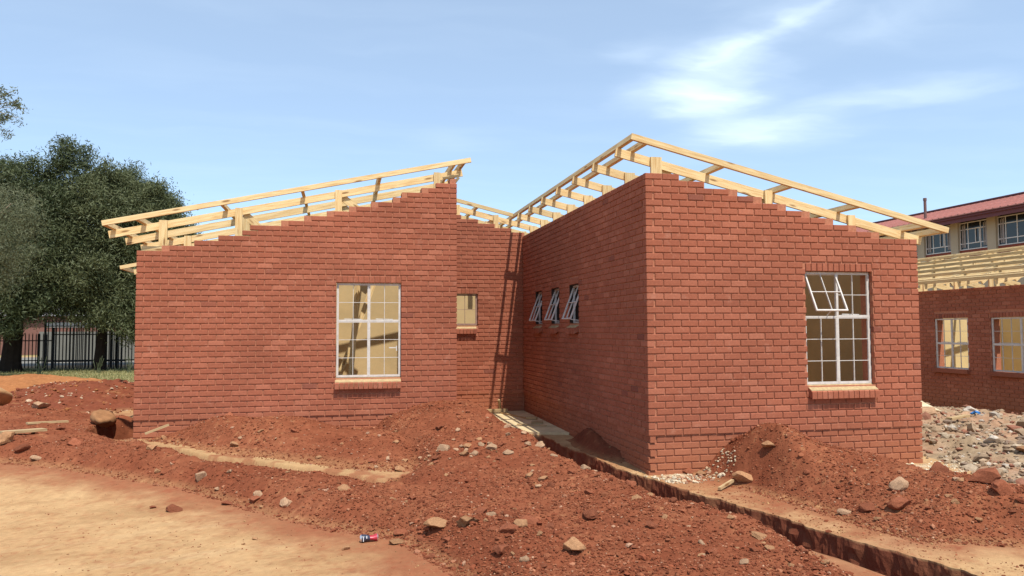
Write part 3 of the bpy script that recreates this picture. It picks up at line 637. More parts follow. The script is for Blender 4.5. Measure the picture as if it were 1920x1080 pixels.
def cell_solid(mb, P, u, n, sc, zc, filled, d0, d1, mi_front=0, mi_back=1):
    """solid wall from filled cells; front plane at offset d0 (out), back at d1"""
    def pt(s_, z, d): return (P[0]+u[0]*s_+n[0]*d, P[1]+u[1]*s_+n[1]*d, z)
    ns, nz = len(sc)-1, len(zc)-1
    def g(i, j): return 0 <= i < ns and 0 <= j < nz and filled(i, j)
    for i in range(ns):
        j = 0
        while j < nz:                                   # merge vertical runs
            if not g(i, j): j += 1; continue
            k = j
            while k < nz and g(i, k): k += 1
            a, b, z0, z1 = sc[i], sc[i+1], zc[j], zc[k]
            mb.quad(pt(a, z0, d0), pt(b, z0, d0), pt(b, z1, d0), pt(a, z1, d0), mi_front)
            mb.quad(pt(b, z0, d1), pt(a, z0, d1), pt(a, z1, d1), pt(b, z1, d1), mi_back)
            mb.quad(pt(a, z1, d0), pt(b, z1, d0), pt(b, z1, d1), pt(a, z1, d1), mi_front)
            mb.quad(pt(a, z0, d1), pt(b, z0, d1), pt(b, z0, d0), pt(a, z0, d0), mi_back)
            j = k
        for j in range(nz):
            if g(i, j):
                z0, z1 = zc[j], zc[j+1]
                if not g(i-1, j): mb.quad(pt(sc[i], z0, d1), pt(sc[i], z0, d0), pt(sc[i], z1, d0), pt(sc[i], z1, d1), mi_front)
                if not g(i+1, j): mb.quad(pt(sc[i+1], z0, d0), pt(sc[i+1], z0, d1), pt(sc[i+1], z1, d1), pt(sc[i+1], z1, d0), mi_front)
INDIV = [0]
def brick_wall(P, u, n, Ltot, ok, opens, k0=-6, kmax=46, gap0=False, gap1=False, par=0, mod=None, thick=.26, bldg=None, cap=0, mbrick=None, mort=None, label=None, key='far', plinth=True, soldier=True, e0=.015, e1=.015, inner=None):
    """ok(k,s0,s1): brick of course k (0 = first above the plinth line) exists. opens: (s0,s1,z0,z1,kind)"""
    nb = round(Ltot/MOD); mod = Ltot/nb if mod is None else mod; bl = mod-.012; half = mod/2
    mb = MB(); bldg = bldg or BG; mbrick = mbrick or M_brick; mort = mort or M_mortar
    cuts = {0.0, Ltot}
    IN = .008
    for o in opens: cuts |= {o[0]-IN, o[1]+IN}
    q = 0.0
    while q < Ltot: cuts.add(round(q, 4)); q += half
    sc = sorted(c for c in cuts if -1e-6 <= c <= Ltot+1e-6)
    sc = [c for c in sc if e0+.01 < c < Ltot-e1-.01]; sc = [e0]+sc+[Ltot-e1]
    sc = [c for i, c in enumerate(sc) if i == 0 or c-sc[i-1] > .002]
    zc = sorted({round(k*H, 4) for k in range(0, kmax+1)} | {o[2]-IN for o in opens} | {o[3]+IN for o in opens})
    def filled(i, j):
        s_ = (sc[i]+sc[i+1])/2; z = (zc[j]+zc[j+1])/2
        for o in opens:
            if o[0]-IN < s_ < o[1]+IN and o[2]-IN < z < o[3]+IN: return False
        return ok(int(z//H), sc[i], sc[i+1])
    cell_solid(mb, P, u, n, sc, zc, filled, -.014, -thick)
    def fb(i, j): return True
    cell_solid(mb, P, u, n, [e0*2.2 if (plinth and e0) else e0, Ltot-(e1*2.2 if plinth else e1)], [k0*H, -.0005], fb, -.032 if plinth else -.014, -thick)
    wall = parent_keep(mb.obj('wall', [mort, inner or M_plaster]), bldg)
    if label: wall['label'] = label
    done = []
    for k in range(k0, kmax):
        z0 = k*H+.013; z1 = (k+1)*H; odd = (k+par) % 2; s_ = 0.0; segs = []
        if odd:
            if not gap0: segs.append((0.0, half-.012))
            s_ = half
        while s_ < Ltot-.02:
            e = s_+bl
            if e > Ltot+.001:
                e = Ltot
                if gap1 and (Ltot-s_) < mod*.75: break
            if abs(Ltot-e) < .014: e = Ltot
            segs.append((s_, e)); s_ += mod
        setb = -.018 if (k < 0 and plinth) else 0
        for a, b in segs:
            parts = [(a, b)]
            for o in opens:
                oz0 = o[2]-(.075 if o[4] else 0); oz1 = o[3]+(.112 if soldier else 0)
                if z1 > oz0+.02 and z0 < oz1-.02:
                    ov = .0
                    np_ = []
                    for c, d in parts:
                        if d <= o[0]-ov or c >= o[1]+ov: np_.append((c, d)); continue
                        if c < o[0]-.03: np_.append((c, o[0]-.0))
                        if d > o[1]+.03: np_.append((o[1]+.0, d))
                    parts = np_
            for c, d in parts:
                if d-c < .03 or not ok(k, c, d): continue
                done.append((c, d, z0, z1, setb + random.uniform(-.0015, .0015)))
    for o in opens:                                      # lintel course: bricks on edge
        if not soldier: break
        nn = max(2, round((o[1]-o[0])/.083)); st = (o[1]-o[0])/nn
        for i in range(nn):
            a = o[0]+i*st+.004; b = a+st-.008; ex = random.uniform(-.002, .002)
            if cap: brick_obj(P, u, n, a, b, o[3]+.002, o[3]+.104, .002+ex, wall, 'lintel_brick', mbrick)
            else: add_stuff(key, [(P[0]+x, P[1]+y, z) for x, y, z in brick_verts(u, n, a, b, o[3]+.002, o[3]+.104, .09, .002+ex)])
    for c, d, z0, z1, ex in done:
        if cap and INDIV[0] < cap and cap_ok(P[0]+u[0]*c, P[1]+u[1]*c, z0):
            brick_obj(P, u, n, c, d, z0, z1, ex, wall, 'brick', mbrick); INDIV[0] += 1
        else:
            ex2 = ex + random.uniform(-.0015, .0015)
            add_stuff(key, [(P[0]+x, P[1]+y, z) for x, y, z in brick_verts(u, n, c+random.uniform(0, .003), d-random.uniform(0, .003), z0+random.uniform(-.001, .002), z1, .09, ex2)])
    return wall
CAPLIM = [99.0]
def cap_ok(x, y, z): return x < CAPLIM[0]
CAPLIM[0] = 1.95

SL = .2345; SLL = .2147
def zR(x): return 3.712 - SL*(x+.224)      # rafter top plane, right slope
def zL(x): return 2.903 + SLL*(x+7.2)    # rafter top plane, left slope
RAF = .114
W = 3.953; D = 6.798; XL, XR, E_ = -6.751, -1.9016, 3.4032
# right wing front wall
def okR(k, a, b): return k < 30 or ((k+1)*H + .10 <= zR(b)-RAF and k < 39)
wall_r = brick_wall((0, 0), (1, 0), (0, -1), W, okR, [(2.235, 3.235, .595, 2.095, True)], gap0=True, cap=300, inner=M_inner, label='sunlit front wall of the right wing')
# side wall of right wing facing the recess
sideo = [(2.87, 3.40, 1.445, 2.085, True), (4.02, 4.55, 1.445, 2.085, True), (5.20, 5.73, 1.445, 2.085, True)]
def okS(k, a, b): return k < 39
Dn = round(D/MOD)
wall_s = brick_wall((0, D), (0, -1), (-1, 0), D, okS, [(D-b, D-a, c, d, e) for a, b, c, d, e in sideo], gap0=False, gap1=True, par=1, kmax=39, e0=0, e1=.03, inner=M_inner, label='shaded side wall of the right wing')
# middle wall
def okM(k, a, b): x = XR+a; return k < 40 or (k+1)*H + .10 <= zR(XR+b)-RAF
wall_m = brick_wall((XR, D), (1, 0), (0, -1), -XR, okM, e0=0, e1=-.05, opens= [(-1.49-XR, -.965-XR, 1.435, 2.09, True)], kmax=46, label='short set-back wall between the two wings')
# left wing front
starts = {31: -6.34, 32: -5.94, 33: -5.53, 34: -5.15, 35: -5.03, 36: -4.65, 37: -4.28, 38: -3.93, 39: -3.58, 40: -3.22, 41: -2.89, 42: -2.78, 43: -2.44, 44: -2.14, 45: -1.97}
def okL(k, a, b): return k < 30 or (k+1 in starts and XL+(a+b)/2 > starts[k+1]-.02)
wall_l = brick_wall((XL, E_), (1, 0), (0, -1), XR-XL, okL, [(-3.82-XL, -2.805-XL, .595, 2.095, True)], kmax=46, label='sunlit front wall of the left wing')
# return of left wing (faces the recess, hardly seen) and outer left wall
def okT(k, a, b): return k < 44
brick_wall((XR, E_+.10), (0, 1), (1, 0), D-E_-.10, okT, [], kmax=44, label='return wall of the left wing')
def okO(k, a, b): return k < 30
brick_wall((XL, 14), (0, -1), (-1, 0), 14-E_-.10, okO, [], kmax=30, label='outer left wall of the left wing')
flush_stuff('far', 'bricks', M_brick, BG, 'remaining red face bricks of all the walls')
# plain inner and outer walls
mb = MB()
mb.box((XL+.3, E_+3.9, -.4), (XR-.3, E_+4.1, 3.05)); 
mb.box((-1.6, 9.6, -.4), (W-.3, 9.75, 3.0)); mb.box((XL, 14.01, -.4), (W, 14.2, 2.5))
mb.box((-4.55, E_+1.7, -.4), (-4.43, E_+3.88, 3.0))
ob = parent_keep(mb.obj('interior_wall', M_plaster), BG)
mb = MB(); mb.box((W-.28, .262, -.4), (W-.02, 14, 2.5)); mb.box((.28, 1e-3+3.9-.13, -.4), (W-.285, 3.895, 2.4)); parent_keep(mb.obj('interior_wall', M_inner), BG)
mb = MB(); mb.box((XL+.27, E_+.27, -.3), (XR-.27, 14, .0)); mb.box((.27, .27, -.3), (W-.29, 14, .001)); mb.box((XR-.268, D+.27, -.3), (.268, 14, .002)); parent_keep(mb.obj('floor_slab', mat('floor_earth', (.24, .13, .07), .95, .1, .2, 3)), BG)

mb = MB(); mb.box((-5.3, E_+3.86, 0.0), (-4.75, E_+3.899, 2.1)); parent_keep(mb.obj('painted_doorway', mat('doorway_shade', (.05, .035, .02), .9)), BG)  # solid dark panel on the wall, painted as the shade inside a doorway
# ------------------------------------------------------------------ roof timbers
def member(name, a, b, wd, ht, parent=None, up=Vector((0, 0, 1)), m=None):
    """board from a to b (centre line), own local x along its length"""
    a = Vector(a); b = Vector(b); d = b-a; l = d.length; d.normalize(); y = up.cross(d)
    if y.length < 1e-4: y = Vector((0, 1, 0))
    y.normalize(); z = d.cross(y); mb = MB(); mb.box((-l/2, -wd/2, -ht/2), (l/2, wd/2, ht/2))
    o = link(name, mb.mesh(name, m or M_wood)); mw = Matrix((d, y, z)).transposed().to_4x4(); mw.translation = (a+b)/2
    if parent is not None:
        pm = parent['_w'] if '_w' in parent else None
        o.parent = parent; o.matrix_parent_inverse = parent_world(parent).inverted()
    o.matrix_basis = mw; WORLD[o.name] = mw; return o
WORLD = {}
def parent_world(p): return WORLD[p.name] if p.name in WORLD else Matrix.Translation(p.location)
def jz(): return random.uniform(-.004, .004)
def slope_rafter(side, y, x0, x1, posts=(), braces=(), th=.038):
    f = zR if side == 'R' else zL; dx = Vector((x1-x0, 0, f(x1)-f(x0))).normalized(); nrm = Vector((-dx.z, 0, dx.x)); c = nrm*(-RAF/2)
    a = Vector((x0, y, f(x0)))+c; b = Vector((x1, y, f(x1)))+c
    r = member('rafter', a, b, th, RAF, BG)
    for px, z0, dy, wd in posts: member('post', (px, y+dy, z0), (px, y+dy, f(px)+.0+random.uniform(-.01, .02)),   .038, wd, r, up=Vector((1, 0, 0)))
    for xa, za, xb, zb, dy in braces: member('brace', (xa, y+dy, za), (xb, y+dy, zb), .038, .114, r)
    return r
YL0 = 3.85; YR0 = .40
for k in range(11):       # left slope
    y = YL0 + k*.98 + random.uniform(-.02, .02)*(k > 0); fr = -.039
    posts = [(-6.47, 2.55, fr, .12), (-5.35, 2.80, fr, .11), (-3.80, 3.1, fr, .11), (-2.18, 3.2, fr, .11)]
    br = [(-5.27, zL(-5.27)-.10, -4.75, 2.72, .039), (-3.75, zL(-3.75)-.10, -3.1, 3.05, .039), (-6.40, 2.60, -5.9, 2.62, .039)]
    slope_rafter('L', y, -7.27, -1.76, posts if k == 0 or k % 2 == 0 else posts[1:3], br if k % 2 == 0 else br[:2])
for k in range(14):       # right slope: six over the right wing, then over the main part
    y = YR0 + k*.96 + random.uniform(-.02, .02)*(k > 0); x0 = -.235 if y < 6.9 else -1.74
    posts = [(.30, 2.9, -.039, .15), (1.93, 2.6, -.039, .11), (3.2, 2.3, -.039, .11)]
    if y > 6.9: posts += [(-.52, 3.0, -.039, .11), (-1.35, 3.2, -.039, .11)]
    br = [(.36, zR(.36)-.1, 1.0, 3.0, .039), (1.92, zR(1.92)-.06, 1.45, 2.75, .039)]
    if y > 6.9: br += [(-.56, zR(-.56)-.1, -1.0, 3.35, .039)]
    slope_rafter('R', y, x0, 4.36, posts, br)
PH = .076; PW = .050
def purlin(side, x, y0, y1):
    f = zR if side == 'R' else zL; s_ = -SL if side == 'R' else SLL
    nrm = Vector((-s_, 0, 1)).normalized(); c = Vector((x, 0, f(x)))+nrm*(PH/2+.001)
    member('purlin', (c.x, y0, c.z), (c.x, y1, c.z), PW, PH, BG, up=nrm)
yfR = -.10; yfL = 3.303
for x in (-.20, -.015, 1.045, 2.015, 3.015, 4.04, 4.33):
    purlin('R', x, yfR+.052, 13.6 if x > -.1 else 6.72)
for x in (-7.175, -6.74, -5.54, -4.35, -3.15, -1.95, -1.79):
    purlin('L', x, yfL+.052, 13.9)
for x in (-1.70, -1.52, -.98, -.20): purlin('R', x, 6.752 if x < -.3 else 6.73, 13.6)
def barge(side, y, x0, x1, wd=.050):
    f = zR if side == 'R' else zL; dx = Vector((x1-x0, 0, f(x1)-f(x0))).normalized(); nrm = Vector((-dx.z, 0, dx.x)); c = nrm*(PH/2+.001)
    member('barge_board', Vector((x0, y+wd/2, f(x0)))+c, Vector((x1, y+wd/2, f(x1)))+c, wd, PH, BG)
barge('R', yfR, -.226, 4.37); barge('L', yfL, -7.205, -1.675); barge('R', 6.70, -1.72, -.235)
member('prop', (-3.62, 4.3, .0), (-3.40, 4.5, 3.1), .05, .076, BG); member('prop', (-3.95, 5.6, .0), (-3.05, 5.6, 2.5), .04, .09, BG)
member('tie_beam', (-6.5, 4.85, 2.45), (-2.2, 4.85, 2.45), .038, .114, BG); member('tie_beam', (-6.5, 5.83, 2.45), (-2.2, 5.83, 2.45), .038, .114, BG)
# bits of wood and nail plates at the ridge end of the left wing
member('blocking', (-2.12, 3.50, 3.84), (-1.86, 3.50, 3.90), .05, .05, BG)
member('wall_plate', (-6.72, 3.60, 2.60), (-6.05, 3.60, 2.60), .10, .07, BG)
member('blocking', (-1.95, 3.49, 3.74), (-1.86, 3.49, 3.86), .04, .045, BG)
# eave of the rear part showing left of the wall
member('barge_board', (-8.42, 9.0, 2.72), (-6.9, 9.0, 3.05), .05, .076, BG); member('purlin', (-8.40, 9.05, 2.72), (-8.40, 12, 2.72), .05, .076, BG)
member('rafter', (-8.26, 9.5, 2.66), (-6.8, 9.5, 2.98), .038, .114, BG); member('purlin', (-8.05, 9.05, 2.79), (-8.05, 12, 2.79), .05, .076, BG)

# ------------------------------------------------------------------ steel windows
def steel_window(P, u, n, s0, s1, z0, z1, bldg, rec=.075, cols=4, top_rows=2, low_rows=3, split=None, open_sashes=(), ang=35, m=None, thin=.008, fr=.020, centre=True, stays=True, label=None, pane=False):
    m = m or M_steel; u3 = Vector((u[0], u[1], 0)); n3 = Vector((n[0], n[1], 0)); O = Vector((P[0], P[1], 0))
    def pt(s_, z, d=-rec): return O + u3*s_ + n3*d + Vector((0, 0, z))
    def hb(mb, a, b, z, t, dep=.03, d=-rec): mb.obox(pt((a+b)/2, z, d), u3*(b-a)/2, n3*dep/2, Vector((0, 0, t/2)))
    def vb(mb, s_, a, b, t, dep=.03, d=-rec): mb.obox(pt(s_, (a+b)/2, d), u3*t/2, n3*dep/2, Vector((0, 0, (b-a)/2)))
    mb = MB(); hb(mb, s0, s1, z0+fr/2, fr, .034); hb(mb, s0, s1, z1-fr/2, fr, .034); vb(mb, s0+fr/2, z0+fr, z1-fr, fr, .034); vb(mb, s1-fr/2, z0+fr, z1-fr, fr, .034)
    mid = (s0+s1)/2; zs = z0+(z1-z0)*split if split else None
    if centre: vb(mb, mid, z0+fr, z1-fr, fr*1.0, .037)
    if zs:
        for a, b in (((s0+fr, mid-fr/2), (mid+fr/2, s1-fr)) if centre else ((s0+fr, s1-fr),)): hb(mb, a, b, zs, fr*.95, .036)
    win = parent_keep(mb.obj('window', m), bldg)
    if label: win['label'] = label
    lights = []
    hc = (((s0+fr, mid-fr/2), (mid+fr/2, s1-fr)) if centre else ((s0+fr, s1-fr),))
    for ci, (a, b) in enumerate(hc):
        if zs: lights += [(a, b, zs+fr/2, z1-fr, top_rows, (ci, 'top')), (a, b, z0+fr, zs-fr/2, low_rows, (ci, 'low'))]
        else: lights += [(a, b, z0+fr, z1-fr, low_rows, (ci, 'low'))]
    nc = cols//len(hc)
    for a, b, za, zb, rows, key in lights:
        op = key in open_sashes; mb = MB()
        sl_ = .013 if not op else .019
        # sash in local coordinates: origin at hinge (top), x along u, y = down, then swung out
        th = math.radians(ang) if op else 0; dn = Vector((0, 0, -1))*math.cos(th) + n3*math.sin(th); nn = n3*math.cos(th) + Vector((0, 0, 1))*math.sin(th); hinge = pt(a, zb, -rec+.004)
        wd = b-a; ht = zb-za
        def hh(y_, x0, x1, t, dep): mb.obox(hinge + u3*(x0+x1)/2 + dn*y_, u3*(x1-x0)/2, nn*dep/2, dn*t/2)
        def vv(x_, y0, y1, t, dep): mb.obox(hinge + u3*x_ + dn*(y0+y1)/2, u3*t/2, nn*dep/2, dn*(y1-y0)/2)
        hh(sl_/2, 0, wd, sl_, .024); hh(ht-sl_/2, 0, wd, sl_, .024); vv(sl_/2, sl_, ht-sl_, sl_, .024); vv(wd-sl_/2, sl_, ht-sl_, sl_, .024)
        sash = mb.obj('sash', m); parent_keep(sash, bldg); sash.parent = win; sash.matrix_parent_inverse = Matrix.Identity(4)
        mb = MB()
        for c in range(1, nc): vv(wd*c/nc, sl_, ht-sl_, thin, .020)
        for r_ in range(1, rows): hh(ht*r_/rows, sl_, wd-sl_, thin, .021)
        if mb.v: g = mb.obj('glazing_bars', m); g.parent = win
        if pane:
            mb = MB(); hh(ht/2, sl_, wd-sl_, ht-2*sl_, .004); g = mb.obj('pane', pane); g.parent = win
        if stays and key[1] == 'top' and not op:
            mb = MB(); mb.bar(pt(a+.10, zs+.035, -rec-.04), pt(b-.10, zs+.030, -rec-.045), .012, .012); g = mb.obj('stay', m); g.parent = win
        if op:
            mb = MB(); e = hinge + dn*(ht-.01) + u3*(wd*.5); mb.bar(e, pt(a+wd*.75, za+.01, -rec-.02), .010, .014); g = mb.obj('stay', m); g.parent = win
    return win
def handle(P, u, n, s_, z, win, rec=.075):
    mb = MB(); O = Vector((P[0], P[1], 0)) + Vector((u[0], u[1], 0))*s_ + Vector((n[0], n[1], 0))*(-rec-.03) + Vector((0, 0, z))
    mb.bar(O, O+Vector((u[0]*-.12, u[1]*-.12, .0)), .014, .018); mb.bar(O+Vector((0, 0, -.05)), O+Vector((0, 0, .03)), .016, .016)
    g = mb.obj('handle', M_steel); g.parent = win
def win_fix(win):   # window parts are in world coordinates under a parent at the building origin
    for c in win.children: c.matrix_parent_inverse = Matrix.Identity(4)
def sill(P, u, n, s0, s1, z1, bldg, nb, proj=.075, drop=.088, hb_=.090, rec=.07, m_top=None):
    """sloping bricks on edge under a window"""
    u3 = Vector((u[0], u[1], 0)); n3 = Vector((n[0], n[1], 0)); O = Vector((P[0], P[1], 0))
    def pt(s_, d, z): return O+u3*s_+n3*d+Vector((0, 0, z))
    mb = MB(); zt = z1; zf = z1-drop   # mortar bedding on top
    a, b = s0+.009, s1-.009
    mb.hexa([pt(a, -rec-.04, zt-.10), pt(b, -rec-.04, zt-.10), pt(b, proj-.02, zf-.06), pt(a, proj-.02, zf-.06), pt(a, -rec-.04, zt+.018), pt(b, -rec-.04, zt+.018), pt(b, proj-.022, zf+.021), pt(a, proj-.022, zf+.021)])
    sl_ = parent_keep(mb.obj('window_sill', m_top or M_bed), bldg)
    st = (s1-s0)/nb
    for i in range(nb):
        a = s0+i*st+.004; b = a+st-.008; j = random.uniform(-.003, .003)
        mb = MB(); mb.hexa([pt(a, -rec, zt-hb_-.002), pt(b, -rec, zt-hb_-.002), pt(b, proj+j, zf-hb_), pt(a, proj+j, zf-hb_), pt(a, -rec, zt-.006), pt(b, -rec, zt-.006), pt(b, proj+j, zf-.0), pt(a, proj+j, zf-.0)])
        v = mb.v; me = np_mesh('sill_brick', v, mb.f, M_brick, tone=[random.random()]*len(v)); o = link('sill_brick', me); o.parent = sl_; o.matrix_parent_inverse = Matrix.Identity(4)
    return sl_
steel = []
wl = steel_window((XL, E_), (1, 0), (0, -1), -3.82-XL+.005, -2.805-XL-.005, .60, 2.09, BG, rec=.07, split=.595, label='closed steel window frame with ten small lights on each side in the left wing')
wl['label'] = 'steel window frame of the left wing, all sashes closed'
handle((XL, E_), (1, 0), (0, -1), -2.87-XL, 1.06, wl, .07)
wr = steel_window((0, 0), (1, 0), (0, -1), 2.24, 3.23, .60, 2.09, BG, rec=.085, split=.60, open_sashes=((0, 'top'),), ang=27, label='steel window frame of the right wing, upper left sash swung open')
wm = steel_window((XR, D), (1, 0), (0, -1), -1.485-XR, -.970-XR, 1.44, 2.085, BG, rec=.07, cols=2, low_rows=2, split=None, centre=False, m=M_steel_dark, label='small primer-brown window frame in the set-back wall')
for i, (a, b, c, d, e) in enumerate(sideo):
    steel_window((0, D), (0, -1), (-1, 0), D-b+.005, D-a-.005, c+.005, d-.005, BG, rec=.085, cols=2, low_rows=2, centre=False, open_sashes=((0, 'low'),), ang=21, m=M_steel_l, label=('nearest', 'middle', 'farthest')[i]+' of three small propped-open windows in the side wall')
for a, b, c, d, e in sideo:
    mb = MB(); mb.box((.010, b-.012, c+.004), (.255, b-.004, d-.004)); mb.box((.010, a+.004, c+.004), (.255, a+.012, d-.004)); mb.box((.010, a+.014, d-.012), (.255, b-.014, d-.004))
    parent_keep(mb.obj('shade_lining', mat('reveal_shade', (.035, .022, .018), .7)), BG)  # added dark lining; the shade of the window reveals put into its colour
    mb = MB(); mb.box((.256, a-.02, c-.02), (.275, b+.02, d+.02)); parent_keep(mb.obj('shade_backing', mat('room_shade', (.06, .035, .02), .9)), BG)  # added dark sheet behind the opening, painted as the unlit room
sill((XL, E_), (1, 0), (0, -1), -3.84-XL, -2.80-XL, .60, BG, 14)
sill((0, 0), (1, 0), (0, -1), 2.235, 3.245, .60, BG, 13)
sill((XR, D), (1, 0), (0, -1), -1.50-XR, -.99-XR, 1.44, BG, 7)
for a, b, c, d, e in sideo: sill((0, D), (0, -1), (-1, 0), D-b-.0, D-a+.0, c, BG, 7)

# ------------------------------------------------------------------ concrete apron with offcuts in the recess
mb = MB()
pts = [(-1.25, 6.79), (-1.15, 5.6), (-.98, 4.7), (-.80, 3.95), (-.50, 3.64), (-.25, 3.60), (.014, 3.50), (.014, 6.79)]
n0 = len(mb.v)
for x, y in pts: mb.v.append((x, y, -.355-.011*(6.8-y)))
for x, y in pts: mb.v.append((x, y, -.42-.011*(6.8-y)))
k = len(pts); mb.f.append(tuple(reversed(range(k)))); mb.mi.append(0)
for i in range(k): mb.f.append((i, (i+1) % k, k+(i+1) % k, k+i)); mb.mi.append(0)
tag(mb.obj('concrete_apron', M_conc), kind='structure')
def plank(a, b, wd, ht, label, cat='timber offcut', group=None, m=None, name='timber_offcut'):
    o = member(name, a, b, wd, ht, None, m=m or M_wood_old); return tag(o, label, cat, group)
plank((-.98, 6.55, -.315), (-.40, 6.50, -.31), .07, .07, 'short squared timber lying across the end of the recess')
plank((-.50, 6.72, -.33), (-.56, 6.62, -.10), .04, .05, 'stub of timber standing upright by the set-back wall')
plank((-.55, 6.40, -.345), (-.20, 5.3, -.365), .05, .03, 'thin batten lying along the recess floor')
plank((-.28, 5.35, -.34), (-.10, 5.25, -.34), .06, .05, 'small pale offcut in the middle of the recess floor')
plank((.02-.35, 4.75, -.36), (-.12, 4.70, -.36), .09, .05, 'pale block of wood near the side wall', name='timber_offcut')
plank((-.62, 4.65, -.37), (-.15, 4.35, -.38), .05, .025, 'narrow strip of wood at the near end of the recess')
plank((.46, -.93, float(ground_z(.46, -.93)[0])+.03), (.75, -.70, float(ground_z(.75, -.70)[0])+.06), .035, .03, 'stick lying on soil between the trench and the right mound', 'stick', name='stick')
plank((-8.5, 4.35, float(ground_z(-8.5, 4.35)[0])+.03), (-8.05, 4.75, float(ground_z(-8.05, 4.75)[0])+.04), .08, .03, 'old board lying on the bank at the left picture edge', 'board', name='board')
plank((-8.25, 2.75, float(ground_z(-8.25, 2.75)[0])+.06), (-7.85, 3.15, float(ground_z(-7.85, 3.15)[0])+.06), .16, .035, 'broad pale plank tilted on the soil at the left edge', 'board', name='board')
plank((6.6, 2.5, float(ground_z(6.6, 2.5)[0])+.08), (7.2, 2.75, float(ground_z(7.2, 2.75)[0])+.10), .10, .04, 'cream board lying on the rubble pile', 'board', name='board')
plank((-6.5, 3.05, -.14), (-6.2, 3.15, -.03), .03, .03, 'little yellow stick leaning at the left wing corner', 'stick', name='stick')
# loose brick, can, wrappers
zz = float(ground_z(3.27, -1.1)[0])
v = brick_verts((1, 0), (0, -1), -.135, .135, -.05, .05, .12)
o = link('loose_brick', np_mesh('loose_brick', v, BF+[(3, 2, 1, 0)], M_brick, tone=[.5]*12)); o.location = (3.27, -1.05, zz+.05); o.rotation_euler = (0, .02, -.12)
tag(o, 'single loose red brick lying on the sand right of the right wing', 'brick')
M_can_body = mat('can_dark', (.03, .035, .06), .35, .5, .2, 60); M_can_red = mat('can_red', (.42, .03, .05), .35, .5, .3, 60); M_can_al = mat('aluminium', (.75, .75, .78), .3, .5, metal=.8); M_can_w = mat('can_white', (.75, .75, .75), .4, .5)
canr = empty('drinks_can', (-3.49, -2.12, -.45)); tag(canr, 'crushed dark blue and red drinks can lying on the sand edge', 'can')
def lathe(prof, n, name, m, parent, squash=None):
    mb = MB(); rings = []
    for x, r in prof:
        b = len(mb.v)
        for k in range(n):
            a = 2*math.pi*k/n; yy = math.cos(a)*r; zz_ = math.sin(a)*r
            if squash: yy, zz_ = squash(x, yy, zz_)
            mb.v.append((x, yy, zz_))
        rings.append(b)
    for i in range(len(rings)-1):
        for k in range(n): mb.f.append((rings[i]+k, rings[i]+(k+1) % n, rings[i+1]+(k+1) % n, rings[i+1]+k)); mb.mi.append(0)
    me = mb.mesh(name, m); me.polygons.foreach_set('use_smooth', [True]*len(me.polygons)); o = link(name, me); o.parent = parent; return o
def sq(x, y, z): k = 1-.35*math.exp(-((x-.02)/.03)**2); return y*(1+.1*(1-k)), z*k - .006*(1-k)
RR = .033
lathe([(-.08, 0), (-.080, .022), (-.076, .025), (-.070, RR)], 20, 'lid', M_can_al, canr)
lathe([(-.070, RR), (-.05, RR), (-.03, RR*.97), (-.022, RR*.9), (-.008, RR*.86), (.004, RR*.82)], 20, 'dark_band', M_can_body, canr, sq)
lathe([(.004, RR*.82), (.03, RR*.84), (.05, RR*.95), (.066, RR)], 20, 'red_band', M_can_red, canr, sq)
lathe([(.066, RR), (.075, .027), (.078, .022), (.072, 0)], 20, 'base', M_can_al, canr)
mb = MB(); mb.box((-.030, -.034, .004), (-.022, -.026, .024)); mb.box((-.058, -.0345, -.02), (-.052, -.028, .02)); o = mb.obj('white_print', M_can_w); o.parent = canr
canr.location = (-3.49, -2.14, float(ground_z(-3.49, -2.14)[0])+.034); canr.rotation_euler = (0, 0, .13)
def clay(name, x, y, sx, sy, sz, m, label, cat, seed):
    V = rock_shape(IV2, seed, .5, 4); o = link(name, np_mesh(name, V*[sx, sy, sz], IF2, m, smooth=True)); o.location = (x, y, float(ground_z(x, y)[0])+sz*.55); return tag(o, label, cat)
def crumple(name, x, y, sx, sy, sz, m, label, cat, seed):
    V, Fc = ico(2); V = rock_shape(V, seed, 1.0, 6); r = np.random.default_rng(seed); V += r.normal(0, .09, V.shape)
    me = np_mesh(name, V*[sx, sy, sz], Fc, m); o = link(name, me); o.location = (x, y, float(ground_z(x, y)[0])+sz*.8); o.rotation_euler = (0, 0, random.random()*3); return tag(o, label, cat)
crumple('plastic_scrap', 7.7, 3.05, .09, .08, .06, mat('blue_plastic', (.03, .16, .42), .4), 'crumpled bright blue plastic scrap on the rubble pile', 'plastic scrap', 4)
crumple('plastic_wrapper', 6.9, 1.05, .22, .12, .07, mat('white_plastic', (.62, .66, .74), .4, var=.5, nscale=7), 'white and blue plastic wrapper on the right of the rubble pile', 'wrapper', 5)
crumple('sack', 6.9, 3.7, .45, .30, .16, mat('sack', (.60, .50, .33), .9, var=.2), 'pale torn cement sack half buried in the rubble', 'sack', 6)
clay('clay_lump', -10.35, 7.3, .55, .6, .26, mat('clay', (.43, .25, .12), .95, .1, .25, 5, .8, 20), 'large rounded tan clay lump cut by the left picture edge', 'clay lump', 12)
clay('clay_lump', -7.5, 4.7, .18, .32, .17, mat('clay_brown', (.30, .15, .07), .95, .1, .3, 7, .8, 20), 'brown clay lump overhanging the pit by the left wing', 'clay lump', 14)

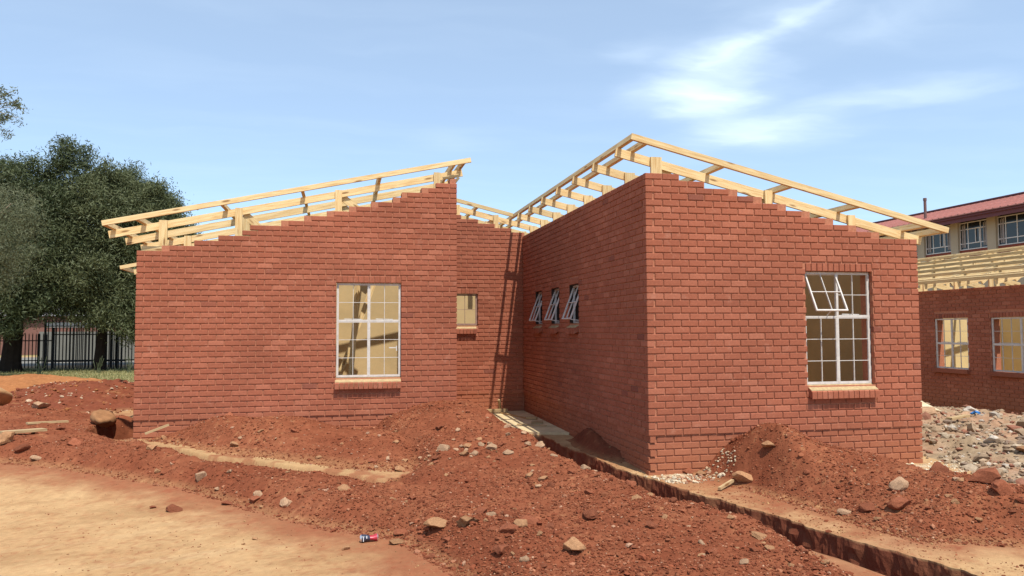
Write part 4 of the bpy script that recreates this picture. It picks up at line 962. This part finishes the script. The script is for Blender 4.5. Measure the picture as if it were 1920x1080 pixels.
# ------------------------------------------------------------------ second building on the right
B2 = empty('brick_building', (10.1, 3, -.8)); tag(B2, 'second unfinished brick building on the right with bare timber roof and cream interior', 'building')
Xb = 10.1; zo = -.40
o2 = [(3.0-.0, 4.0, 0, 0), ]
def y2s(y): return 16 - y
ops2 = [(y2s(6.80), y2s(5.80), .79+.0, 1.965, False), (y2s(5.16), y2s(3.66), .79, 1.965, False), (y2s(2.6), y2s(1.1), .79, 1.965, False)]
sd_state = random.getstate()
wb = brick_wall((Xb, 16), (0, -1), (-1, 0), 20, lambda k, a, b: k < 31, ops2, kmax=31, k0=-4, bldg=B2, mbrick=M_brick_old, key='b2', label='shaded long wall facing the rubble')
ob2 = flush_stuff('b2', 'bricks', M_brick, B2, 'face bricks of the long shaded wall')
for q in (wb, ob2): q.matrix_parent_inverse = Matrix.Translation(-Vector(B2.location) + Vector((0, 0, zo)))
for i, (a, b, z0, z1, e) in enumerate(ops2):
    cz = 4 if i == 0 else 6
    wn_ = steel_window((Xb, 16), (0, -1), (-1, 0), a+.005, b-.005, z0+zo+.005, z1+zo-.005, B2, rec=.05, cols=cz-cz % 2, top_rows=2, low_rows=2, split=.5, centre=True, label=('closest', 'middle', 'rightmost')[0 if i == 2 else i if i else 1] + ' steel window frame of the second building')
    wn_['label'] = ('narrow steel window frame at the left end of the shaded wall', 'wide steel window frame cut by the right picture edge', 'steel window frame beyond the right picture edge')[i]
    mb = MB(); mb.box((Xb-.08, 16-b-.04, z0+zo-.09), (Xb+.03, 16-a+.04, z0+zo)); parent_keep(mb.obj('window_sill', M_brick_old), B2)
mb = MB(); mb.box((Xb+2.6, -4, -1), (Xb+2.75, 16, 2.2)); mb.box((Xb+.27, 7.6, -1), (Xb+2.6, 7.75, 2.2)); mb.box((Xb+.27, 3.2, -1), (Xb+2.6, 3.3, 2.2)); parent_keep(mb.obj('interior_wall', mat('cream_wall', (.66, .52, .27), .95, .1, .12, 1.5)), B2)
S2 = .235
def z2(x): return 2.36 + S2*(x-9.62)
for k in range(20):
    y = 15.5-k*1.0; mm = Vector((1, 0, S2)).normalized(); c = Vector((-mm.z, 0, mm.x))*(-.057)
    r = member('rafter', Vector((9.62, y, z2(9.62)))+c, Vector((14.6, y, z2(14.6)))+c, .038, .114, B2)
    for px in (10.45, 11.6, 12.9): member('post', (px, y-.04, 2.1), (px, y-.04, z2(px)+.01), .038, .11, r, up=Vector((1, 0, 0)))
    member('brace', (10.5, y+.04, z2(10.5)-.08), (11.3, y+.04, 2.3), .038, .114, r); member('brace', (12.9, y+.04, z2(12.9)-.08), (12.2, y+.04, 2.5), .038, .114, r)
for x in (9.66, 9.9, 10.75, 11.6, 12.5, 13.4, 14.3, 14.5):
    nrm = Vector((-S2, 0, 1)).normalized(); c = Vector((x, 0, z2(x)))+nrm*.039; member('purlin', (c.x, -4.2, c.z), (c.x, 15.8, c.z), .05, .076, B2, up=nrm)

# ------------------------------------------------------------------ two-storey block behind
B3 = empty('two_storey_building', (21.2, 14, -.5)); tag(B3, 'two-storey block with pinkish red sheet roof and curtained windows on the right', 'building')
M_cream = mat('cream_render', (.43, .38, .28), .9, .2, .08, 2); M_sp = mat('red_spandrel', (.22, .06, .04), .9, .2, .12, 6); M_fascia = mat('maroon_fascia', (.14, .045, .05), .6, .3, .1, 4)
M_roofr = mat('roof_sheet', (.38, .16, .13), .7, .3, .28, 5, stretch=(1, .08, 1)); M_glass = mat('window_glass', (.022, .026, .030), .12, .5); M_curt = mat('curtain', (.36, .33, .31), .9, .1, .2, 9)
M_whitef = mat('white_frame', (.68, .68, .66), .5, .4)
Xc = 21.2
mb = MB(); mb.box((Xc+.20, -6, -1), (Xc+.4, 30, 6.0)); parent_keep(mb.obj('wall', mat('dark_interior', (.10, .09, .08), .9)), B3)
mb = MB(); mb.box((Xc, -6, -1), (Xc+.19, 30, 4.05)); parent_keep(mb.obj('wall', M_cream), B3)
mb = MB(); mb.box((Xc, -6, 5.72), (Xc+.19, 30, 6.0)); parent_keep(mb.obj('wall', M_cream), B3)
yy = 29.9 - .0
edges = [(18.42, 19.94), (16.55, 18.03), (13.2, 16.13), (11.3, 12.8), (9.4, 10.9), (20.35, 21.85), (22.25, 23.75), (24.15, 25.65)]
for y0, y1 in sorted(edges):
    mb = MB(); mb.box((Xc+.06, y0, 4.06), (Xc+.18, y1, 4.52)); parent_keep(mb.obj('spandrel', M_sp), B3)
    mb = MB(); z0, z1 = 4.53, 5.66; t = .035; x0, x1 = Xc+.07, Xc+.11
    ww = y1-y0; bars_v = [0, .28, .72, 1] if ww < 2 else [0, .12, .3, .7, .88, 1]
    for f in bars_v: mb.box((x0, y0+f*(ww-t), z0), (x1, y0+f*(ww-t)+t, z1))
    for f in (0, .22, .75, 1): mb.box((x0+.002, y0, z0+f*(z1-z0-t)), (x1-.002, y1, z0+f*(z1-z0-t)+t))
    wdw = parent_keep(mb.obj('window', M_whitef), B3)
    mb = MB(); mb.box((Xc+.085, y0+.02, z0+.02), (Xc+.092, y1-.02, z1-.02)); g = mb.obj('pane', M_glass); g.parent = wdw
    for cc in (y0+.10, y1-.30):
        mb = MB()
        for q in range(4): mb.box((Xc+.066-.0*(q % 2)-.0, cc+q*.045, z0+.1), (Xc+.0695+.004*(q % 2), cc+q*.045+.04-.012*(q % 3), z1-.06-.05*(q % 2)))
        g = mb.obj('curtain', M_curt); g.parent = wdw
    mb = MB(); mb.box((x0-.02, y0+ww*.30, z0+.27), (x0-.004, y0+ww*.30+.03, z1-.3)); mb.box((x0-.02, y0+ww*.30+.2, z0+.27), (x0-.004, y0+ww*.30+.23, z1-.3)); mb.box((x0-.02, y0+ww*.30, z0+.25), (x0-.004, y0+ww*.30+.23, z0+.28)); mb.box((x0-.02, y0+ww*.30, z1-.3), (x0-.004, y0+ww*.30+.23, z1-.27)); g = mb.obj('sash', M_whitef); g.parent = wdw
es = sorted(edges); prev = -6
for y0, y1 in es + [(30, 30)]:
    mb = MB(); mb.box((Xc-.03, prev+.002, 4.055), (Xc+.188, y0-.002, 5.718)); parent_keep(mb.obj('pillar', M_cream), B3); prev = y1
mb = MB(); mb.box((Xc-.75, -6.5, 5.725), (Xc-.003, 30.5, 5.77)); mb.box((Xc-.80, -6.5, 5.56), (Xc-.752, 30.5, 5.80)); mb.box((Xc-.88, -6.5, 5.72), (Xc-.803, 30.5, 5.80)); parent_keep(mb.obj('fascia', M_fascia), B3)
mb = MB(); ro = []
mb.hexa([(Xc-.95, -6.6, 5.805), (Xc+4.3, -6.6, 7.15), (Xc+4.3, 30.6, 7.15), (Xc-.95, 30.6, 5.805), (Xc-.95, -6.6, 5.845), (Xc+4.3, -6.6, 7.20), (Xc+4.3, 30.6, 7.20), (Xc-.95, 30.6, 5.845)]); 
y = -6.5
while y < 30.5: mb.hexa([(Xc-.95, y, 5.846), (Xc+4.3, y, 7.201), (Xc+4.3, y+.07, 7.201), (Xc-.95, y+.07, 5.846), (Xc-.95, y, 5.87), (Xc+4.3, y, 7.225), (Xc+4.3, y+.07, 7.225), (Xc-.95, y+.07, 5.87)]); y += .34
mb.hexa([(Xc+4.3, -6.6, 7.15), (Xc+9, -6.6, 6.2), (Xc+9, 30.6, 6.2), (Xc+4.3, 30.6, 7.15), (Xc+4.3, -6.6, 7.20), (Xc+9, -6.6, 6.25), (Xc+9, 30.6, 6.25), (Xc+4.3, 30.6, 7.20)])
rf = parent_keep(mb.obj('roof', M_roofr), B3)
mb = MB(); mb.box((Xc+4.1, -6.7, 7.205), (Xc+4.5, 30.7, 7.27)); g = mb.obj('ridge_cap', M_fascia); g.parent = rf
mb = MB(); mb.tube([(21.6, 20.3, 6.1), (21.6, 20.3, 7.0)], .06); mb.tube([(21.6, 20.3, 7.0), (21.6, 20.3, 7.12)], .075); g = mb.obj('vent_pipe', mat('pipe', (.16, .09, .08), .6)); g.parent = rf
mb = MB(); mb.tube([(Xc-.1, 20.6, -1), (Xc-.1, 20.6, 5.7)], .05); parent_keep(mb.obj('downpipe', M_cream), B3)

# ------------------------------------------------------------------ fence, far side, trees
M_fence = mat('fence_black', (.012, .012, .013), .6, .3)
def palisade(y, x0, x1, h, step, label, bow=0):
    f = empty('palisade_fence', ((x0+x1)/2, y, -.5)); tag(f, label, 'fence'); zb = -.45
    pm = MB(); pm.hexa([(-.022, -.006, 0), (.022, -.006, 0), (.022, .006, 0), (-.022, .006, 0), (-.022, -.006, h-.12), (.022, -.006, h-.12), (.022, .006, h-.12), (-.022, .006, h-.12)])
    n0 = len(pm.v); pm.v += [(0, 0, h)]; b = n0-4
    for a, c in ((0, 1), (1, 2), (2, 3), (3, 0)): pm.f.append((b+a, b+c, n0)); pm.mi.append(0)
    me = pm.mesh('pale', M_fence); n = int((x1-x0)/step)
    for i in range(n):
        x = x0+i*step; o = link('pale', me, f); o.location = (x-f.location.x, 0, .05+random.uniform(-.01, .01)); o.rotation_euler = (0, 0, random.uniform(-.25, .25)); o.scale.z = 1+bow*math.sin(math.pi*i/n)
    for z in (.35, h-.42):
        mb = MB(); mb.box((x0, y+.01, zb+z), (x1, y+.05, zb+z+.05)); parent_keep(mb.obj('rail', M_fence), f)
    x = x0
    while x <= x1+.01:
        mb = MB(); mb.box((x-.04, y+.052, zb-.3), (x+.04, y+.13, zb+h-.05)); parent_keep(mb.obj('fence_post', M_fence), f); x += 2.9
palisade(33.0, -17.6, -6.0, 2.05, .15, 'black steel palisade fence running right behind the trees')
palisade(31.6, -17.5, -13.9, 2.45, .16, 'taller black palisade gate section between the two tree trunks')
palisade(33.4, -30, -17.7, 1.75, .16, 'black palisade fence at the far left under the trees')
HB = empty('house', (-14, 62, -.5)); tag(HB, 'low red-brown house with white band seen through the palisade fence', 'building')
mb = MB(); mb.box((-34, 60, -1), (-8, 66, 2.6)); parent_keep(mb.obj('wall', mat('house_wall', (.20, .10, .08), .9, .1, .2, .5)), HB)
mb = MB(); mb.box((-27, 59.95, 1.7), (-21.5, 59.99, 2.1)); mb.box((-29, 59.9, 2.85), (-18, 59.96, 3.05)); parent_keep(mb.obj('white_band', mat('white_paint', (.30, .30, .29), .8)), HB)
mb = MB(); mb.hexa([(-34.5, 59.5, 2.61), (-7.5, 59.5, 2.61), (-7.5, 66.5, 2.61), (-34.5, 66.5, 2.61), (-34, 62.5, 3.8), (-8, 62.5, 3.8), (-8, 63.5, 3.8), (-34, 63.5, 3.8)]); parent_keep(mb.obj('roof', mat('house_roof', (.25, .24, .24), .8)), HB)
bw = MB(); bw.box((-22, 44, -1), (-4, 44.2, 1.35)); o = bw.obj('boundary_wall', mat('pale_wall', (.19, .185, .16), .9, .1, .12, 1)); tag(o, 'pale boundary wall across the road behind the fence', 'wall')

def leaf_mat(name, c1, c2):
    m = bpy.data.materials.new(name); m.use_nodes = True; t = m.node_tree; b = t.nodes['Principled BSDF']; b.inputs['Roughness'].default_value = .6; b.inputs['Specular IOR Level'].default_value = .35
    at = N(t, 'ShaderNodeAttribute', attribute_name='tone'); mx = N(t, 'ShaderNodeMix', data_type='RGBA'); L(t, at.outputs['Fac'], mx.inputs[0]); mx.inputs[6].default_value = (*c1, 1); mx.inputs[7].default_value = (*c2, 1)
    L(t, mx.outputs[2], b.inputs['Base Color']); 
    tr_ = N(t, 'ShaderNodeBsdfTranslucent'); L(t, mx.outputs[2], tr_.inputs[0]); ms = N(t, 'ShaderNodeMixShader'); ms.inputs[0].default_value = .22
    L(t, b.outputs[0], ms.inputs[1]); L(t, tr_.outputs[0], ms.inputs[2]); L(t, ms.outputs[0], t.nodes['Material Output'].inputs[0]); return m
M_leaf = leaf_mat('leaf_dark', (.034, .052, .020), (.115, .135, .058)); M_leaf2 = leaf_mat('leaf_olive', (.055, .072, .026), (.16, .175, .080)); M_leaf3 = leaf_mat('leaf_grey', (.09, .105, .05), (.20, .21, .115))
M_bark = mat('bark', (.028, .020, .015), .95, .1, .3, 6, 1, 12); M_bark2 = mat('bark_pale', (.30, .25, .18), .95, .1, .3, 6)
def leaves(C, rad, per, ln, wd, droop=.35, seed=0):
    """C (n,3) clump centres -> quads"""
    r = np.random.default_rng(seed); n = len(C); k = n*per
    ctr = np.repeat(C, per, 0) + r.normal(0, 1, (k, 3))*np.repeat(rad, per)[:, None]*[.55, .55, .42]
    d = r.normal(0, 1, (k, 3)); d[:, 2] -= droop*1.2; d /= np.linalg.norm(d, axis=1)[:, None]
    s_ = np.cross(d, r.normal(0, 1, (k, 3))); s_ /= np.linalg.norm(s_, axis=1)[:, None]
    l = ln*r.uniform(.6, 1.4, (k, 1)); w_ = wd*r.uniform(.7, 1.3, (k, 1))
    V = np.stack([ctr-d*l/2, ctr+s_*w_/2, ctr+d*l/2, ctr-s_*w_/2], 1).reshape(-1, 3)
    t = np.repeat(np.clip(np.repeat(r.uniform(0, 1, n), per)*.6+r.uniform(0, .4, k), 0, 1), 4)
    return V, np.arange(k*4).reshape(-1, 4), t
def tree(name, x, y, trunk_h, tr_r, lobes, nclump, per, label, leafm, seed, ln=.20, wd=.042, spikes=0, bark=None, rad=(.32, .62)):
    r = np.random.default_rng(seed); T = empty(name, (x, y, -.5)); tag(T, label, 'tree', 'trees along the fence'); bark = bark or M_bark
    mb = MB(); top = Vector((x+r.normal(0, .2), y, trunk_h))
    mb.tube([(x, y, -.7), (x+.02, y, 0), ((x+top.x)/2+.1, y, trunk_h*.6), top], [tr_r*1.35, tr_r, tr_r*.85, tr_r*.7], 10)
    for (cx, cy, cz, rx, ry, rz) in lobes:
        for q in range(3):
            e = Vector((cx+r.normal(0, rx*.35), cy+r.normal(0, ry*.35), cz+r.normal(0, rz*.3))); m1 = top.lerp(e, .45)+Vector((r.normal(0, .2), r.normal(0, .2), .25))
            mb.tube([top*1.0, m1, e], [tr_r*.5, tr_r*.25, .02], 6)
    parent_keep(mb.obj('trunk', bark), T)
    C = []; vol = np.array([a[3]*a[4]*a[5] for a in lobes])**.8; vol /= vol.sum()
    for (cx, cy, cz, rx, ry, rz), p in zip(lobes, vol):
        n = int(nclump*p); d = r.normal(0, 1, (n, 3)); d /= np.linalg.norm(d, axis=1)[:, None]
        rr = r.uniform(.3, 1, (n, 1))**.4
        lump = 1 + .18*np.sin(d[:, :1]*5+seed)*np.cos(d[:, 2:]*6+seed*2)
        C.append(np.array([cx, cy, cz]) + d*rr*lump*[rx, ry, rz])
        for q in range(spikes):
            a = r.uniform(0, 6.28); hh = r.uniform(.4, 1.1); bx = cx+math.cos(a)*rx*.6; tz = cz+rz*.75
            for j in range(5): C.append(np.array([[bx+.06*j*hh, cy+math.sin(a)*ry*.5, tz+hh*j*.22]]))
    C = np.vstack(C); V, Fc, t = leaves(C, r.uniform(rad[0], rad[1], len(C)), per, ln, wd, .35, seed)
    o = link('crown', np_mesh('crown', V, Fc, leafm, tone=t)); parent_keep(o, T); return T
tree('evergreen_tree', -18.7, 31.0, 2.6, .42, [(-18.9, 31, 6.8, 2.5, 2.2, 2.5), (-17.6, 30.4, 5.2, 2.2, 1.8, 1.9), (-20.8, 30.6, 5.2, 2.4, 2.0, 2.6), (-19.3, 29.6, 3.3, 2.0, 1.3, 1.6), (-16.5, 31.3, 8.0, 1.1, 1.1, 2.0), (-17.2, 30.2, 3.2, 1.8, 1.1, 1.2), (-18.6, 29.4, 2.1, 1.6, .8, 1.0), (-20.3, 29.4, 2.4, 1.4, .8, 1.2)], 1050, 150, 'large dark evergreen tree with thick trunk at the far left', M_leaf, 1, spikes=3)
tree('evergreen_tree', -15.0, 31.2, 2.4, .24, [(-15.0, 31.3, 6.8, 2.0, 2.0, 2.3), (-13.3, 31.4, 6.3, 1.8, 1.8, 2.2), (-14.2, 30.6, 3.9, 2.1, 1.6, 1.9), (-12.6, 31.6, 4.2, 1.9, 1.6, 2.2), (-16.2, 30.4, 3.9, 1.6, 1.4, 1.5), (-13.1, 30.2, 2.2, 1.6, 1.2, 1.4), (-15.1, 30.0, 2.5, 1.1, .7, .9)], 1050, 150, 'bushy evergreen tree with slim trunk just left of the brick wall', M_leaf2, 2, spikes=3)
tree('evergreen_tree', -13.5, 33.8, 2.4, .25, [(-13.5, 33.8, 6.0, 1.8, 1.8, 2.2), (-11.9, 34, 4.2, 1.9, 1.6, 1.9), (-14.0, 33.5, 7.6, 1.5, 1.6, 1.6)], 600, 130, 'rounded evergreen tree rising behind the left end of the timber roof', M_leaf, 3, spikes=2)
tree('evergreen_tree', -22.3, 34.0, 2.6, .35, [(-22.5, 34, 6.5, 3.2, 2.4, 3.2), (-19.8, 35, 6.0, 2.6, 2.0, 3.0), (-16.8, 35.4, 5.8, 2.6, 1.8, 2.9), (-18.5, 35.2, 3.4, 2.4, 1.4, 1.6), (-14.5, 35.6, 3.6, 2.4, 1.2, 1.5)], 900, 130, 'dark tree standing behind the others at the far left', M_leaf, 4, spikes=2)
tree('feathery_tree', -18.6, 24.5, 2.8, .16, [(-16.9, 24.3, 5.2, 1.6, 1.2, 1.4), (-17.4, 24.2, 3.9, 1.6, 1.0, 1.2), (-16.4, 24.4, 6.2, .9, .8, .8)], 320, 60, 'pale feathery tree with bare twigs in front at the left edge', M_leaf3, 5, ln=.16, wd=.022, bark=M_bark2, rad=(.35, .6))
# overhanging spray of leaves at the upper left
T = empty('overhanging_branch', (-15.5, 20, 8.5)); tag(T, 'leafy branch tips reaching into the sky at the upper left edge', 'branch')
mb = MB(); cl_ = []
base = Vector((-15.75, 20.0, 8.55))
rb = random.Random(3)
for i in range(9):
    e = base + Vector((rb.uniform(.5, 1.25), rb.uniform(-.5, .5), rb.uniform(-.75, 1.2))); m1 = base.lerp(e, .5)+Vector((0, 0, .22)); mb.tube([base, m1, e], [.022, .012, .005], 5)
    for q in (.55, .7, .82, .92, 1.0): p = m1.lerp(e, (q-.5)*2); cl_.append((p.x+rb.uniform(-.08, .08), p.y, p.z+rb.uniform(-.1, .1)))
mb.tube([(-19, 20, 6.5), (-17, 20, 8.0), base], [.12, .08, .035], 6)
parent_keep(mb.obj('twigs', M_bark2), T)
V, Fc, t = leaves(np.array(cl_), np.full(len(cl_), .17), 20, .14, .035, .2, 9); parent_keep(link('leaves', np_mesh('leaves', V, Fc, M_leaf2, tone=t)), T)

# grass strip and weeds
n = 26000; gxp = rng.uniform(-26, -6, n); gyp = rng.uniform(20.5, 33, n); hgt = rng.uniform(.03, .10, n)*(1+1.2*(rng.random(n) < .04))
zg = ground_z(gxp, gyp); a = rng.uniform(0, 3.14, n); wv_ = .02
V = np.stack([np.stack([gxp-np.cos(a)*wv_, gyp-np.sin(a)*wv_, zg], 1), np.stack([gxp+np.cos(a)*wv_, gyp+np.sin(a)*wv_, zg], 1), np.stack([gxp+rng.normal(0, .04, n), gyp+rng.normal(0, .04, n), zg+hgt], 1)], 1).reshape(-1, 3)
o = link('grass', np_mesh('grass', V, np.arange(n*3).reshape(-1, 3), leaf_mat('grass', (.16, .17, .06), (.34, .30, .13)), tone=np.repeat(rng.random(n), 3))); tag(o, 'thin dry green grass strip in front of the fence', 'grass', kind='stuff')
for i, (x, y, lb) in enumerate(((-16.4, 28.0, 'dry weed stalks in the grass below the fence gate'), (-14.3, 28.5, 'pale weed tuft in the grass right of the gate'), (-12.9, 28.2, 'cluster of dry weeds near the brick wall'), (-18.3, 28.0, 'weed tuft beside the thick tree trunk'))):
    T = MB(); 
    for q in range(9):
        e = Vector((x+random.uniform(-.25, .25), y+random.uniform(-.1, .1), .05+random.uniform(-.2, .25))); T.tube([(x+random.uniform(-.15, .15), y, -.5), ((x+e.x)/2, y, -.25), e], [.012, .010, .016], 4)
    tag(T.obj('weed', M_leaf3), lb, 'weed')
